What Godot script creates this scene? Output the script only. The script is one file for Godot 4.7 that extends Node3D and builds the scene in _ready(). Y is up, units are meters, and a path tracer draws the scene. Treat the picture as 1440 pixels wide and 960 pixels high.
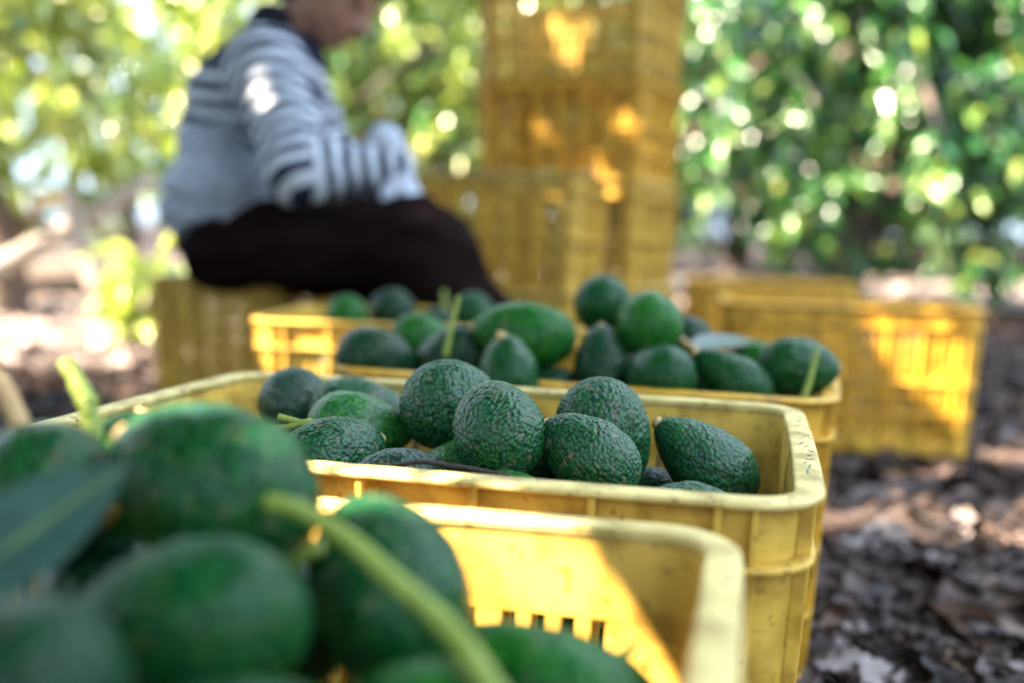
extends Node3D

const CAMERA_HEIGHT := 0.438
const SUN_TRAVEL := Vector3(0.66, -0.70, -0.34)

var taken := {}
var rng := RandomNumberGenerator.new()
var M := {}
var bare_noise := FastNoiseLite.new()


func _ready() -> void:
	rng.seed = 7
	camera_and_light()
	materials()
	ground()
	leaf_shapes()
	background_trees()
	shade_tree()
	crates()
	avocados()
	person()
	loose_things()
	litter()


# ---------------------------------------------------------------- camera, sky, sun
func camera_and_light() -> void:
	var cam := Camera3D.new()
	cam.name = "camera"
	var lens := CameraAttributesPhysical.new()
	lens.frustum_focal_length = 35.0
	lens.frustum_focus_distance = 0.655
	lens.exposure_aperture = 2.25
	cam.attributes = lens
	cam.fov = rad_to_deg(2.0 * atan(12.0 / 35.0))
	cam.near = 0.03
	cam.far = 900.0
	cam.basis = Basis(Vector3.RIGHT, -deg_to_rad(6.26)) * Basis(Vector3.BACK, deg_to_rad(1.43))
	cam.position = Vector3(0, CAMERA_HEIGHT, 0)
	add_child(cam)
	cam.current = true
	var e := Environment.new()
	e.background_mode = Environment.BG_SKY
	var sky := ProceduralSkyMaterial.new()
	sky.sky_top_color = Color(0.80, 0.87, 0.97)
	sky.sky_horizon_color = Color(0.52, 0.58, 0.64)
	sky.sky_curve = 0.35
	sky.ground_bottom_color = Color(0.16, 0.13, 0.11)
	sky.ground_horizon_color = Color(0.35, 0.33, 0.30)
	sky.sky_energy_multiplier = 0.9
	e.sky = Sky.new()
	e.sky.sky_material = sky
	e.tonemap_mode = Environment.TONE_MAPPER_LINEAR
	e.tonemap_exposure = 9.2
	e.sdfgi_enabled = true
	e.ssao_enabled = true
	e.ssil_enabled = true
	var we := WorldEnvironment.new()
	we.name = "environment"
	we.environment = e
	add_child(we)
	var sun := DirectionalLight3D.new()
	sun.name = "sun"
	sun.light_energy = 1.6
	sun.light_color = Color(1.0, 0.92, 0.82)
	sun.light_angular_distance = 0.5
	sun.shadow_enabled = true
	sun.basis = Basis.looking_at(SUN_TRAVEL.normalized(), Vector3.UP)
	sun.position = Vector3(-4, 6, 3)
	add_child(sun)


# ---------------------------------------------------------------- naming and building
func numbered(called: String) -> String:
	var n: int = taken.get(called, 0)
	taken[called] = n + 1
	return called if n == 0 else "%s_%03d" % [called, n]


func thing(called: String, label: String, category: String, at := Vector3.ZERO, group := "") -> Node3D:
	var o := Node3D.new()
	o.name = numbered(called)
	add_child(o, true)
	o.position = at
	tag(o, label, category, group)
	return o


func tag(o: Node, label: String, category: String, group := "") -> void:
	o.set_meta("label", label)
	o.set_meta("category", category)
	if group:
		o.set_meta("group", group)


func part(called: String, mesh: Mesh, m: Material, parent: Node) -> MeshInstance3D:
	var o := MeshInstance3D.new()
	var n := 0
	var want := called
	while parent.has_node(NodePath(want)):
		n += 1
		want = "%s_%03d" % [called, n]
	o.name = want
	o.mesh = mesh
	if m:
		o.material_override = m
	parent.add_child(o, true)
	return o


func single(called: String, mesh: Mesh, m: Material) -> MeshInstance3D:
	var o := MeshInstance3D.new()
	o.name = numbered(called)
	o.mesh = mesh
	o.material_override = m
	add_child(o, true)
	return o


func smooth_mesh(v: PackedVector3Array, idx: PackedInt32Array, cols := PackedColorArray(), uvs := PackedVector2Array()) -> ArrayMesh:
	var n := PackedVector3Array()
	n.resize(v.size())
	for t in range(0, idx.size(), 3):
		var a := idx[t]
		var b := idx[t + 1]
		var c := idx[t + 2]
		var f := (v[c] - v[a]).cross(v[b] - v[a])
		n[a] += f
		n[b] += f
		n[c] += f
	for i in n.size():
		n[i] = n[i].normalized() if n[i].length_squared() > 1e-24 else Vector3.UP
	var arr := []
	arr.resize(Mesh.ARRAY_MAX)
	arr[Mesh.ARRAY_VERTEX] = v
	arr[Mesh.ARRAY_NORMAL] = n
	arr[Mesh.ARRAY_INDEX] = idx
	if cols.size():
		arr[Mesh.ARRAY_COLOR] = cols
	if uvs.size():
		arr[Mesh.ARRAY_TEX_UV] = uvs
	var m := ArrayMesh.new()
	m.add_surface_from_arrays(Mesh.PRIMITIVE_TRIANGLES, arr)
	return m


func tube(pts: Array, radii: Array, sides := 8, wobble := 0.0) -> ArrayMesh:
	var v := PackedVector3Array()
	var idx := PackedInt32Array()
	var side := Vector3.UP
	for i in pts.size():
		var dir: Vector3 = (pts[mini(i + 1, pts.size() - 1)] - pts[maxi(i - 1, 0)]).normalized()
		if i == 0:
			side = dir.cross(Vector3.UP if absf(dir.y) < 0.9 else Vector3.RIGHT).normalized()
		side = (side - dir * side.dot(dir)).normalized()
		var up := side.cross(dir)
		for k in sides:
			var a := TAU * k / sides
			var r: float = radii[i] * (1.0 + wobble * bare_noise.get_noise_3d(i * 37.0, k * 53.0, pts[0].x * 100.0))
			v.append(pts[i] + (side * cos(a) + up * sin(a)) * r)
	for i in pts.size() - 1:
		for k in sides:
			var a := i * sides + k
			var b := i * sides + (k + 1) % sides
			idx.append_array([a, b, a + sides, b, b + sides, a + sides])
	var first := v.size()
	v.append(pts[0])
	v.append(pts[-1])
	var last := (pts.size() - 1) * sides
	for k in sides:
		idx.append_array([first, (k + 1) % sides, k, first + 1, last + k, last + (k + 1) % sides])
	return smooth_mesh(v, idx)


func curve_points(pts: Array, n: int) -> Array:
	var c := Curve3D.new()
	for i in pts.size():
		var a: Vector3 = pts[maxi(i - 1, 0)]
		var b: Vector3 = pts[mini(i + 1, pts.size() - 1)]
		c.add_point(pts[i], (a - b) / 6.0, (b - a) / 6.0)
	c.bake_interval = 0.002
	var out := []
	for i in n:
		out.append(c.sample_baked(c.get_baked_length() * i / (n - 1), true))
	return out


func taper(r0: float, r1: float, n: int) -> Array:
	var out := []
	for i in n:
		out.append(lerpf(r0, r1, float(i) / (n - 1)))
	return out


# ---------------------------------------------------------------- materials
func noise_texture(freq: float, low: Color, high: Color, seed_: int, octaves := 4, size := 512, kind := FastNoiseLite.TYPE_SIMPLEX_SMOOTH, at0 := 0.0, at1 := 1.0) -> NoiseTexture2D:
	var n := FastNoiseLite.new()
	n.noise_type = kind
	n.frequency = freq
	n.seed = seed_
	n.fractal_octaves = octaves
	var t := NoiseTexture2D.new()
	t.width = size
	t.height = size
	t.seamless = true
	t.noise = n
	var g := Gradient.new()
	g.offsets = PackedFloat32Array([at0, at1])
	g.colors = PackedColorArray([low, high])
	t.color_ramp = g
	return t


func lin(r: float, g: float, b: float) -> Color:
	return Color(r, g, b).linear_to_srgb()


func plain(c: Color, rough: float, spec := 0.5) -> StandardMaterial3D:
	var m := StandardMaterial3D.new()
	m.albedo_color = c
	m.roughness = rough
	m.metallic_specular = spec
	return m


func plastic(c: Color, dirt: NoiseTexture2D, fade: NoiseTexture2D, rough: NoiseTexture2D) -> StandardMaterial3D:
	var m := plain(c, 0.62, 0.5)
	m.uv1_triplanar = true
	m.uv1_scale = Vector3(3.1, 3.1, 3.1)
	m.albedo_texture = fade
	m.roughness_texture = rough
	m.uv2_triplanar = true
	m.uv2_scale = Vector3(7.3, 7.3, 7.3)
	m.detail_enabled = true
	m.detail_uv_layer = BaseMaterial3D.DETAIL_UV_2
	m.detail_blend_mode = BaseMaterial3D.BLEND_MODE_MUL
	m.detail_albedo = dirt
	m.backlight_enabled = true
	m.backlight = Color(0.16, 0.12, 0.02)
	return m


func materials() -> void:
	bare_noise.frequency = 0.05
	var dirt := noise_texture(0.009, Color(0.56, 0.49, 0.38), Color(1, 1, 1), 3, 6, 1024, FastNoiseLite.TYPE_SIMPLEX_SMOOTH, 0.10, 0.27)
	var fade := noise_texture(0.007, Color(0.76, 0.72, 0.62), Color(1, 1, 1), 4, 6, 1024, FastNoiseLite.TYPE_SIMPLEX_SMOOTH, 0.2, 0.6)
	var rough := noise_texture(0.02, Color(0.62, 0.62, 0.62), Color(1, 1, 1), 5, 4)
	M.faded = plastic(lin(0.62, 0.39, 0.065), dirt, fade, rough)
	M.golden = plastic(lin(0.64, 0.37, 0.03), dirt, fade, rough)
	M.pale = plastic(lin(0.62, 0.40, 0.06), dirt, fade, rough)
	M.worn_skylit_rim = plastic(lin(0.66, 0.53, 0.19), dirt, fade, rough)  # scuffed rim, with sky light on its top put into the colour
	M.ink = plain(lin(0.05, 0.09, 0.16), 0.7)
	M.smooth_skin = plain(Color(0.86, 0.93, 0.84), 0.30, 0.27)
	M.smooth_skin.vertex_color_use_as_albedo = true
	M.skin = plain(Color.WHITE, 0.45, 0.40)
	M.skin.vertex_color_use_as_albedo = true
	var fine := noise_texture(0.05, Color(0.25, 0.25, 0.25), Color(1, 1, 1), 8, 3)
	M.skin.uv1_triplanar = true
	M.skin.uv1_scale = Vector3(0.9, 0.9, 0.9)
	M.skin.roughness_texture = noise_texture(0.03, Color(0.75, 0.75, 0.75), Color(1, 1, 1), 9, 3)
	M.stalk = plain(lin(0.26, 0.34, 0.055), 0.5)
	M.stalk.albedo_texture = noise_texture(0.02, Color(0.72, 0.74, 0.55), Color(1, 1, 1), 10, 4)
	M.stalk.uv1_triplanar = true
	M.stalk.uv1_scale = Vector3(20, 20, 20)
	M.tan_stalk = plain(lin(0.42, 0.27, 0.11), 0.6)
	M.bark_twig = plain(lin(0.085, 0.055, 0.05), 0.75)
	M.bark_twig.albedo_texture = fine
	M.bark_twig.uv1_triplanar = true
	M.bark_twig.uv1_scale = Vector3(12, 12, 12)
	M.picked_leaf = plain(lin(0.055, 0.10, 0.075), 0.42)
	M.picked_leaf.albedo_texture = noise_texture(0.015, Color(0.7, 0.75, 0.75), Color(1, 1, 1), 11, 4)
	M.picked_leaf.uv1_triplanar = true
	M.picked_leaf.uv1_scale = Vector3(14, 14, 14)
	M.soil = plain(lin(0.062, 0.045, 0.038), 0.95, 0.3)
	M.grey_leaf = plain(lin(0.040, 0.085, 0.062), 0.45, 0.3)
	M.grey_leaf.albedo_texture = M.picked_leaf.albedo_texture
	M.grey_leaf.uv1_triplanar = true
	M.grey_leaf.uv1_scale = Vector3(9, 9, 9)
	M.soil.albedo_texture = noise_texture(0.02, Color(0.45, 0.42, 0.40), Color(1, 1, 1), 12, 5)
	M.soil.uv1_triplanar = true
	M.soil.uv1_world_triplanar = true
	M.soil.uv1_scale = Vector3(1.7, 1.7, 1.7)
	M.soil.heightmap_enabled = true
	M.soil.heightmap_texture = noise_texture(0.03, Color.BLACK, Color.WHITE, 13, 5)
	M.soil.heightmap_scale = 1.2
	M.foliage = plain(Color.WHITE, 0.24, 1.0)
	M.foliage.vertex_color_use_as_albedo = true
	M.foliage.backlight_enabled = true
	M.foliage.backlight = Color(0.55, 0.62, 0.25)
	M.litter = plain(Color.WHITE, 0.7, 0.4)
	M.litter.vertex_color_use_as_albedo = true
	M.litter.albedo_texture = noise_texture(0.02, Color(0.72, 0.70, 0.68), Color(1, 1, 1), 14, 4)
	M.litter.uv1_triplanar = true
	M.litter.uv1_scale = Vector3(6, 6, 6)
	M.bark = plain(lin(0.24, 0.19, 0.15), 0.9)
	M.bark.albedo_texture = noise_texture(0.03, Color(0.45, 0.42, 0.4), Color(1, 1, 1), 15, 5)
	M.bark.uv1_triplanar = true
	M.bark.uv1_scale = Vector3(2, 2, 2)
	M.dead_wood = plain(lin(0.60, 0.53, 0.46), 0.85)
	M.dead_wood.albedo_texture = M.bark.albedo_texture
	M.dead_wood.uv1_triplanar = true
	M.dead_wood.uv1_scale = Vector3(3, 3, 3)
	M.hose = plain(lin(0.02, 0.045, 0.05), 0.35)


# ---------------------------------------------------------------- ground
func ground_height(x: float, z: float) -> float:
	var far := clampf((Vector2(x, z + 1.3).length() - 3.0) / 6.0, 0.0, 1.0)
	return -0.012 + 0.011 * bare_noise.get_noise_2d(x * 160.0, z * 160.0) + far * 0.10 * bare_noise.get_noise_2d(x * 14.0, z * 14.0)


func ground() -> void:
	var line := []
	for i in 181:
		var s := (i - 90) / 90.0
		line.append(signf(s) * (3.2 * absf(s) + 330.0 * pow(absf(s), 7.0)))
	var v := PackedVector3Array()
	var idx := PackedInt32Array()
	for j in 181:
		for i in 181:
			var x: float = line[i]
			var z: float = line[j] - 1.6
			v.append(Vector3(x, ground_height(x, z), z))
	for j in 180:
		for i in 180:
			var a := j * 181 + i
			idx.append_array([a, a + 1, a + 181, a + 1, a + 182, a + 181])
	var g := single("ground", smooth_mesh(v, idx), M.soil)
	g.set_meta("kind", "structure")


# ---------------------------------------------------------------- leaves and trees
var leaf_mesh: ArrayMesh
var dry_meshes := []


func make_leaf(length: float, width: float, fold: float, droop: float, nl: int, nw: int, curl := 0.0, twist := 0.0, ragged := 0.0, seed_ := 0) -> ArrayMesh:
	# grows along +y from its stalk, face towards +z
	var v := PackedVector3Array()
	var idx := PackedInt32Array()
	for i in nl + 1:
		var t := float(i) / nl
		var w := width * 0.5 * pow(sin(PI * clampf(pow(t, 0.85) * 0.97 + 0.03, 0.0, 1.0)), 0.8) + 0.0015 * length
		for j in nw + 1:
			var s := float(j) / nw * 2.0 - 1.0
			var rag := 1.0 + ragged * bare_noise.get_noise_3d(t * 160.0, s * 40.0, seed_ * 91.0)
			var p := Vector3(s * w * rag, t * length, absf(s) * w * fold - droop * length * t * t + curl * length * s * s * sin(t * 4.0 + seed_) * 0.3)
			p.z += ragged * 0.09 * length * bare_noise.get_noise_3d(t * 130.0 + 40.0, s * 45.0, seed_ * 57.0)
			p = p.rotated(Vector3.UP, twist * (t - 0.5))
			v.append(p)
	for i in nl:
		for j in nw:
			var a := i * (nw + 1) + j
			idx.append_array([a, a + 1, a + nw + 1, a + 1, a + nw + 2, a + nw + 1])
	return smooth_mesh(v, idx)


func leaf_shapes() -> void:
	leaf_mesh = make_leaf(1.0, 0.40, 0.34, 0.30, 5, 4, 0.5, 0.5)
	for k in 7:
		dry_meshes.append(make_leaf(1.0, [0.36, 0.30, 0.42, 0.33, 0.40, 0.34, 0.28][k], [0.08, 0.2, 0.05, 0.12, 0.04, 0.3, 0.1][k], [0.06, -0.08, 0.1, -0.1, 0.05, 0.16, -0.04][k], 12, 6, [0.3, 0.2, 0.4, 0.15, 0.3, 0.5, 0.35][k], [0.9, -1.2, 0.5, 1.4, -0.6, 0.3, -1.0][k], [0.9, 0.6, 1.3, 0.7, 1.1, 0.8, 1.0][k], k + 1))


func leaf_basis(dir: Vector3, face: Vector3, length: float) -> Basis:
	var y := dir.normalized()
	var x := y.cross(face)
	x = x.normalized() if x.length() > 0.01 else y.cross(Vector3.RIGHT).normalized()
	return Basis(x * length, y * length, x.cross(y) * length)


func scatter(called: String, mesh: Mesh, m: Material, where: Array, colors: Array, parent: Node) -> MultiMeshInstance3D:
	var mm := MultiMesh.new()
	mm.transform_format = MultiMesh.TRANSFORM_3D
	mm.use_colors = true
	mm.mesh = mesh
	mm.instance_count = where.size()
	for i in where.size():
		mm.set_instance_transform(i, where[i])
		mm.set_instance_color(i, colors[i])
	var o := MultiMeshInstance3D.new()
	o.multimesh = mm
	o.material_override = m
	o.name = called if parent != self else numbered(called)
	parent.add_child(o, true)
	o.set_meta("kind", "stuff")
	return o


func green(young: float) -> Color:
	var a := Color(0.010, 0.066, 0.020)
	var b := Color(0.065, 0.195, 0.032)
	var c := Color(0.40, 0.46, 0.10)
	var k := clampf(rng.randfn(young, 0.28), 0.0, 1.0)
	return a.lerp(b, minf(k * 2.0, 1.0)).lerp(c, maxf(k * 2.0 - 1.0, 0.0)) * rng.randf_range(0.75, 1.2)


func tree(called: String, label: String, at: Vector3, height: float, spread: float, low: float, sprays: int, young: float, seed_: int, group := "") -> void:
	rng.seed = seed_
	at.y = ground_height(at.x, at.z) - 0.03
	var t := thing(called, label, "tree", at, group)
	var lean := Vector3(rng.randf_range(-0.25, 0.25), 0, rng.randf_range(-0.25, 0.25))
	var stem := curve_points([Vector3(0, -0.05, 0), Vector3(lean.x * 0.4 + 0.05, height * 0.22, lean.z * 0.4), Vector3(lean.x, height * 0.45, lean.z + 0.08), lean * 1.2 + Vector3(0, height * 0.86, 0)], 14)
	part("trunk", tube(stem, taper(0.05 + height * 0.03, 0.03, 14), 10, 0.25), M.bark, t)
	var tips := []
	for k in 9:
		var a := TAU * (k + rng.randf()) / 9.0
		var from: Vector3 = stem[3 + k]
		var out := Vector3(cos(a), 0, sin(a)) * spread * rng.randf_range(0.55, 0.85)
		var to := Vector3(lean.x, 0, lean.z) + out + Vector3(0, lerpf(from.y, low + 0.3, rng.randf_range(0.1, 0.7)), 0)
		var bend := (from + to) * 0.5 + Vector3(0, 0.22 * height * 0.5, 0)
		var limb := curve_points([from, bend, to], 9)
		part("limb", tube(limb, taper(0.045 * height / 3.0, 0.012, 9), 7, 0.2), M.bark, t)
		tips.append(limb)
	var where := []
	var colors := []
	var mid := Vector3(lean.x, lerpf(low, height, 0.5), lean.z)
	for k in sprays:
		var p: Vector3
		var dirv := Vector3(rng.randfn(0, 1), rng.randfn(0, 1), rng.randfn(0, 1)).normalized()
		var lump := 1.0 + 0.35 * bare_noise.get_noise_3d(dirv.x * 30.0 + seed_, dirv.y * 30.0, dirv.z * 30.0)
		var r := pow(rng.randf(), 0.42) * lump
		p = mid + Vector3(dirv.x * spread, dirv.y * (height - low) * 0.5, dirv.z * spread * 0.75) * r
		if p.y < low * 0.6:
			p.y = low * 0.6 + rng.randf() * 0.3
		var clump := bare_noise.get_noise_3d(p.x * 22.0 + seed_ * 3.0, p.y * 22.0, p.z * 22.0)
		if clump < -0.06:
			continue
		var away := (dirv + Vector3(0, -0.5, 0)).normalized()
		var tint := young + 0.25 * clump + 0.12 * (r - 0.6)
		for q in rng.randi_range(7, 11):
			var d := (away * 0.6 + Vector3(rng.randfn(0, 0.6), rng.randfn(-0.35, 0.45), rng.randfn(0, 0.6))).normalized()
			var face := (Vector3(0, 1, 0) + away * 0.5 + Vector3(rng.randfn(0, 0.55), rng.randfn(0, 0.4), rng.randfn(0, 0.55))).normalized()
			where.append(Transform3D(leaf_basis(d, face, rng.randf_range(0.10, 0.19)), p + d * 0.03 + Vector3(rng.randfn(0, 0.03), rng.randfn(0, 0.05), rng.randfn(0, 0.03))))
			colors.append(green(tint))
	scatter("crown", leaf_mesh, M.foliage, where, colors, t)


func background_trees() -> void:
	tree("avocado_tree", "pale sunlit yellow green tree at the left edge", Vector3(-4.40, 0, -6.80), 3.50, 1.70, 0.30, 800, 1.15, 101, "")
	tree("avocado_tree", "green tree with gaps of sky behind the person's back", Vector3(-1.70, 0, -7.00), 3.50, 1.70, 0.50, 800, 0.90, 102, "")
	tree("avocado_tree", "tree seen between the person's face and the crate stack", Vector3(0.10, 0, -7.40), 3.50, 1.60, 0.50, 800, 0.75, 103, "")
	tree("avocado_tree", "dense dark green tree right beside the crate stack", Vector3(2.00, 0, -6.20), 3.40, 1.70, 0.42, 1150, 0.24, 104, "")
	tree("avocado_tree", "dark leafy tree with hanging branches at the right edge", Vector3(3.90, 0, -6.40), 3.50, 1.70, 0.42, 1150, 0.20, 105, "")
	tree("avocado_tree", "avocado tree in the second row, far behind the pale left tree", Vector3(-6.50, 0, -11.50), 4.80, 2.30, 0.25, 420, 0.75, 110, "avocado trees of the second row")
	tree("avocado_tree", "avocado tree in the second row, far behind the person's back", Vector3(-3.20, 0, -12.00), 4.80, 2.30, 0.25, 450, 0.60, 111, "avocado trees of the second row")
	tree("avocado_tree", "avocado tree in the second row, far behind the gap beside the stack", Vector3(-0.20, 0, -12.60), 4.80, 2.30, 0.20, 450, 0.50, 112, "avocado trees of the second row")
	tree("avocado_tree", "avocado tree in the second row, far behind the dense tree on the right", Vector3(2.90, 0, -13.00), 4.80, 2.30, 0.00, 1500, 0.40, 113, "avocado trees of the second row")
	tree("avocado_tree", "avocado tree in the second row, far behind the right edge tree", Vector3(6.60, 0, -12.60), 4.80, 2.30, 0.00, 1500, 0.35, 114, "avocado trees of the second row")
	tree("avocado_tree", "avocado tree in the second row, between the two right hand trees", Vector3(4.60, 0, -11.50), 4.80, 2.30, 0.00, 1500, 0.35, 115, "avocado trees of the second row")
	tree("avocado_tree", "avocado tree in the second row, beside the lower part of the stack", Vector3(1.00, 0, -11.50), 4.80, 2.30, 0.00, 1300, 0.40, 116, "avocado trees of the second row")
	tree("avocado_tree", "hazy orchard tree in the farthest row, beyond the left edge", Vector3(-10.00, 0, -16.50), 5.50, 2.70, 0.05, 500, 0.50, 120, "avocado trees of the farthest row")
	tree("avocado_tree", "hazy orchard tree in the farthest row, seen over the pale sticks", Vector3(-6.00, 0, -15.50), 5.50, 2.70, 0.05, 500, 0.50, 121, "avocado trees of the farthest row")
	tree("avocado_tree", "hazy orchard tree in the farthest row, behind the person", Vector3(-2.00, 0, -16.50), 5.50, 2.70, 0.05, 600, 0.50, 122, "avocado trees of the farthest row")
	tree("avocado_tree", "hazy orchard tree in the farthest row, behind the tall stack", Vector3(2.00, 0, -15.50), 5.50, 2.70, 0.05, 1100, 0.50, 123, "avocado trees of the farthest row")
	tree("avocado_tree", "hazy orchard tree in the farthest row, behind the dense right tree", Vector3(6.00, 0, -16.50), 5.50, 2.70, 0.05, 1100, 0.50, 124, "avocado trees of the farthest row")
	tree("avocado_tree", "hazy orchard tree in the farthest row, beyond the right edge", Vector3(10.00, 0, -15.50), 5.50, 2.70, 0.05, 1100, 0.50, 125, "avocado trees of the farthest row")
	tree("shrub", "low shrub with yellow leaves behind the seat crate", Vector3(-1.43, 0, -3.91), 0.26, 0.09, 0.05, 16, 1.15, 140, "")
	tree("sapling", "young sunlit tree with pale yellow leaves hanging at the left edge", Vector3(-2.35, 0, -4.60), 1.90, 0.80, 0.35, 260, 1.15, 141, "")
	tree("avocado_tree", "avocado tree behind the viewpoint near the shading tree, outside the picture", Vector3(-5.60, 0, 3.60), 3.40, 1.90, 0.30, 600, 0.40, 150, "avocado trees around the picking place")
	tree("avocado_tree", "avocado tree straight behind the viewpoint, outside the picture", Vector3(-1.20, 0, 6.40), 3.40, 1.90, 0.30, 600, 0.40, 151, "avocado trees around the picking place")
	tree("avocado_tree", "avocado tree behind the viewpoint, nearest the bare ground, outside the picture", Vector3(3.40, 0, 5.00), 3.40, 1.90, 0.30, 600, 0.40, 152, "avocado trees around the picking place")
	tree("avocado_tree", "avocado tree beside the bare ground, outside the picture", Vector3(5.90, 0, 0.80), 3.40, 1.90, 0.30, 600, 0.40, 153, "avocado trees around the picking place")
	tree("avocado_tree", "avocado tree left of the pale sunlit tree, outside the picture", Vector3(-6.80, 0, -1.20), 3.40, 1.90, 0.30, 600, 0.40, 154, "avocado trees around the picking place")


# The tree whose branches hang over the picking place: it lets the sun through only in the flecks that lie on the crates, the sleeve and the ground.
func shade_tree() -> void:
	rng.seed = 99
	var t := thing("avocado_tree", "tall avocado tree shading the crates from behind the viewpoint", "tree", Vector3(-2.9, -0.02, 2.3))
	var stem := curve_points([Vector3(0, -0.05, 0), Vector3(0.1, 1.0, 0.05), Vector3(-0.1, 2.2, -0.1), Vector3(0.1, 3.9, -0.2)], 14)
	part("trunk", tube(stem, taper(0.17, 0.05, 14), 12, 0.25), M.bark, t)
	for k in 8:
		var a := TAU * (k + rng.randf() * 0.6) / 8.0
		var from: Vector3 = stem[6 + (k % 7)]
		var to := from + Vector3(cos(a) * 2.2, rng.randf_range(0.2, 0.9), sin(a) * 2.2 - 0.5)
		part("limb", tube(curve_points([from, (from + to) * 0.5 + Vector3(0, 0.3, 0), to], 9), taper(0.06, 0.012, 9), 7, 0.2), M.bark, t)
	var sun := SUN_TRAVEL.normalized()
	var gaps := [
		[Vector3(-0.098, 0.293, -0.507), 0.045, 0.055],
		[Vector3(-0.060, 0.289, -0.497), 0.040, 0.055],
		[Vector3(-0.026, 0.288, -0.487), 0.028, 0.055],
		[Vector3(-0.003, 0.279, -0.476), 0.015, 0.055],
		[Vector3(0.020, 0.267, -0.459), 0.005, 0.055],
		[Vector3(0.041, 0.256, -0.448), -0.002, 0.055],
		[Vector3(0.059, 0.246, -0.442), -0.008, 0.055],
		[Vector3(0.757, 0.251, -2.012), 0.012, 0.030],
		[Vector3(0.826, 0.212, -1.987), 0.018, 0.030],
		[Vector3(0.886, 0.160, -1.961), 0.020, 0.030],
		[Vector3(0.932, 0.092, -1.944), 0.020, 0.030],
		[Vector3(0.898, 0.316, -1.999), 0.000, 0.030],
		[Vector3(0.071, 0.646, -2.638), 0.015, 0.030],
		[Vector3(0.062, 1.020, -2.679), 0.015, 0.030],
		[Vector3(0.135, 0.684, -2.643), 0.005, 0.030],
		[Vector3(0.108, 0.585, -2.581), 0.008, 0.030],
		[Vector3(0.376, 0.625, -2.686), 0.008, 0.030],
		[Vector3(0.015, 0.676, -2.642), 0.000, 0.030],
		[Vector3(-0.474, 0.666, -2.037), 0.012, 0.030],
		[Vector3(-0.389, 0.299, -1.464), 0.025, 0.030],
		[Vector3(-0.313, 0.287, -1.452), 0.030, 0.030],
		[Vector3(-0.098, 0.293, -0.507), 0.045, 0.055],
		[Vector3(-0.060, 0.289, -0.497), 0.040, 0.055],
		[Vector3(-0.026, 0.288, -0.487), 0.028, 0.055],
		[Vector3(-0.003, 0.279, -0.476), 0.015, 0.055],
		[Vector3(0.020, 0.267, -0.459), 0.005, 0.055],
		[Vector3(0.041, 0.256, -0.448), -0.002, 0.055],
		[Vector3(0.059, 0.246, -0.442), -0.008, 0.055],
		[Vector3(-0.756, 0.250, -2.193), -0.010, 0.030],
		[Vector3(-0.677, 0.256, -2.193), -0.010, 0.030],
		[Vector3(-0.591, 0.262, -2.194), -0.010, 0.030],
		[Vector3(0.533, -0.024, -1.559), 0.040, 0.030],
		[Vector3(0.624, -0.011, -1.560), 0.030, 0.030],
		[Vector3(0.662, -0.021, -1.539), 0.040, 0.030],
		[Vector3(0.720, -0.013, -1.520), 0.035, 0.030],
		[Vector3(0.788, -0.003, -1.511), 0.060, 0.030],
		[Vector3(1.300, 0.168, -2.586), 0.040, 0.030],
		[Vector3(0.793, 0.021, -1.866), 0.020, 0.030],
		[Vector3(-1.269, -0.032, -2.665), 0.030, 0.030],
		[Vector3(-1.191, -0.039, -2.664), 0.030, 0.030],
		[Vector3(-1.227, -0.043, -2.462), 0.030, 0.030],
		[Vector3(0.153, 0.301, -0.533), -0.025, 0.030],
	]
	var where := []
	var colors := []
	for k in 66000:
		var s := Vector3(rng.randf_range(-2.6, 2.9), 0.2, rng.randf_range(-8.0, 1.6))
		if s.z < -2.4 + 0.25 * sin(s.x * 5.0) and s.x < -0.75 + 0.3 * sin(s.z * 3.0):
			continue
		var fleck := bare_noise.get_noise_2d(s.x * 75.0 + 300.0, s.z * 75.0)
		if s.z < -4.2 and (s.x < 1.9 or s.z < -5.3 or fleck > 0.1):
			continue
		var back := rng.randf_range(3.1, 4.7)
		var p := s - sun * back
		var dirv := Vector3(rng.randfn(0, 0.7), rng.randfn(-0.3, 0.4), rng.randfn(0, 0.7)).normalized()
		var clear := true
		for g in gaps:
			var near: Vector3 = p - g[0]
			if (near - sun * near.dot(sun)).length_squared() > 0.16:
				continue
			for e in [0.0, 0.07, 0.14]:
				var d: Vector3 = near + dirv * e
				if (d - sun * d.dot(sun)).length() < g[1] + g[2]:
					clear = false
					break
		if not clear:
			continue
		var face := (-sun + Vector3(rng.randfn(0, 0.5), rng.randfn(0, 0.5), rng.randfn(0, 0.5))).normalized()
		where.append(Transform3D(leaf_basis(dirv, face, rng.randf_range(0.10, 0.17)), p - t.position))
		colors.append(green(0.35))
	# a lower bough, whose shadow on the nearest crates is sharper
	for k in 2600:
		var s := Vector3(rng.randf_range(-0.45, 0.5), 0.25, rng.randf_range(-0.95, -0.25))
		var p := s - sun * rng.randf_range(1.25, 1.7)
		var dirv := Vector3(rng.randfn(0, 0.7), rng.randfn(-0.3, 0.4), rng.randfn(0, 0.7)).normalized()
		var clear := true
		for g in gaps:
			for e in [0.0, 0.05, 0.1]:
				var d: Vector3 = p + dirv * e - g[0]
				if (d - sun * d.dot(sun)).length() < g[1] + 0.022:
					clear = false
		if not clear:
			continue
		var face := (-sun + Vector3(rng.randfn(0, 0.5), rng.randfn(0, 0.5), rng.randfn(0, 0.5))).normalized()
		where.append(Transform3D(leaf_basis(dirv, face, rng.randf_range(0.08, 0.12)), p - t.position))
		colors.append(green(0.35))
	part("low_bough", tube(curve_points([stem[6], Vector3(1.2, 1.75, -1.5), Vector3(2.4, 1.35, -2.4)], 12), taper(0.05, 0.008, 12), 7, 0.2), M.bark, t)
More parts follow.
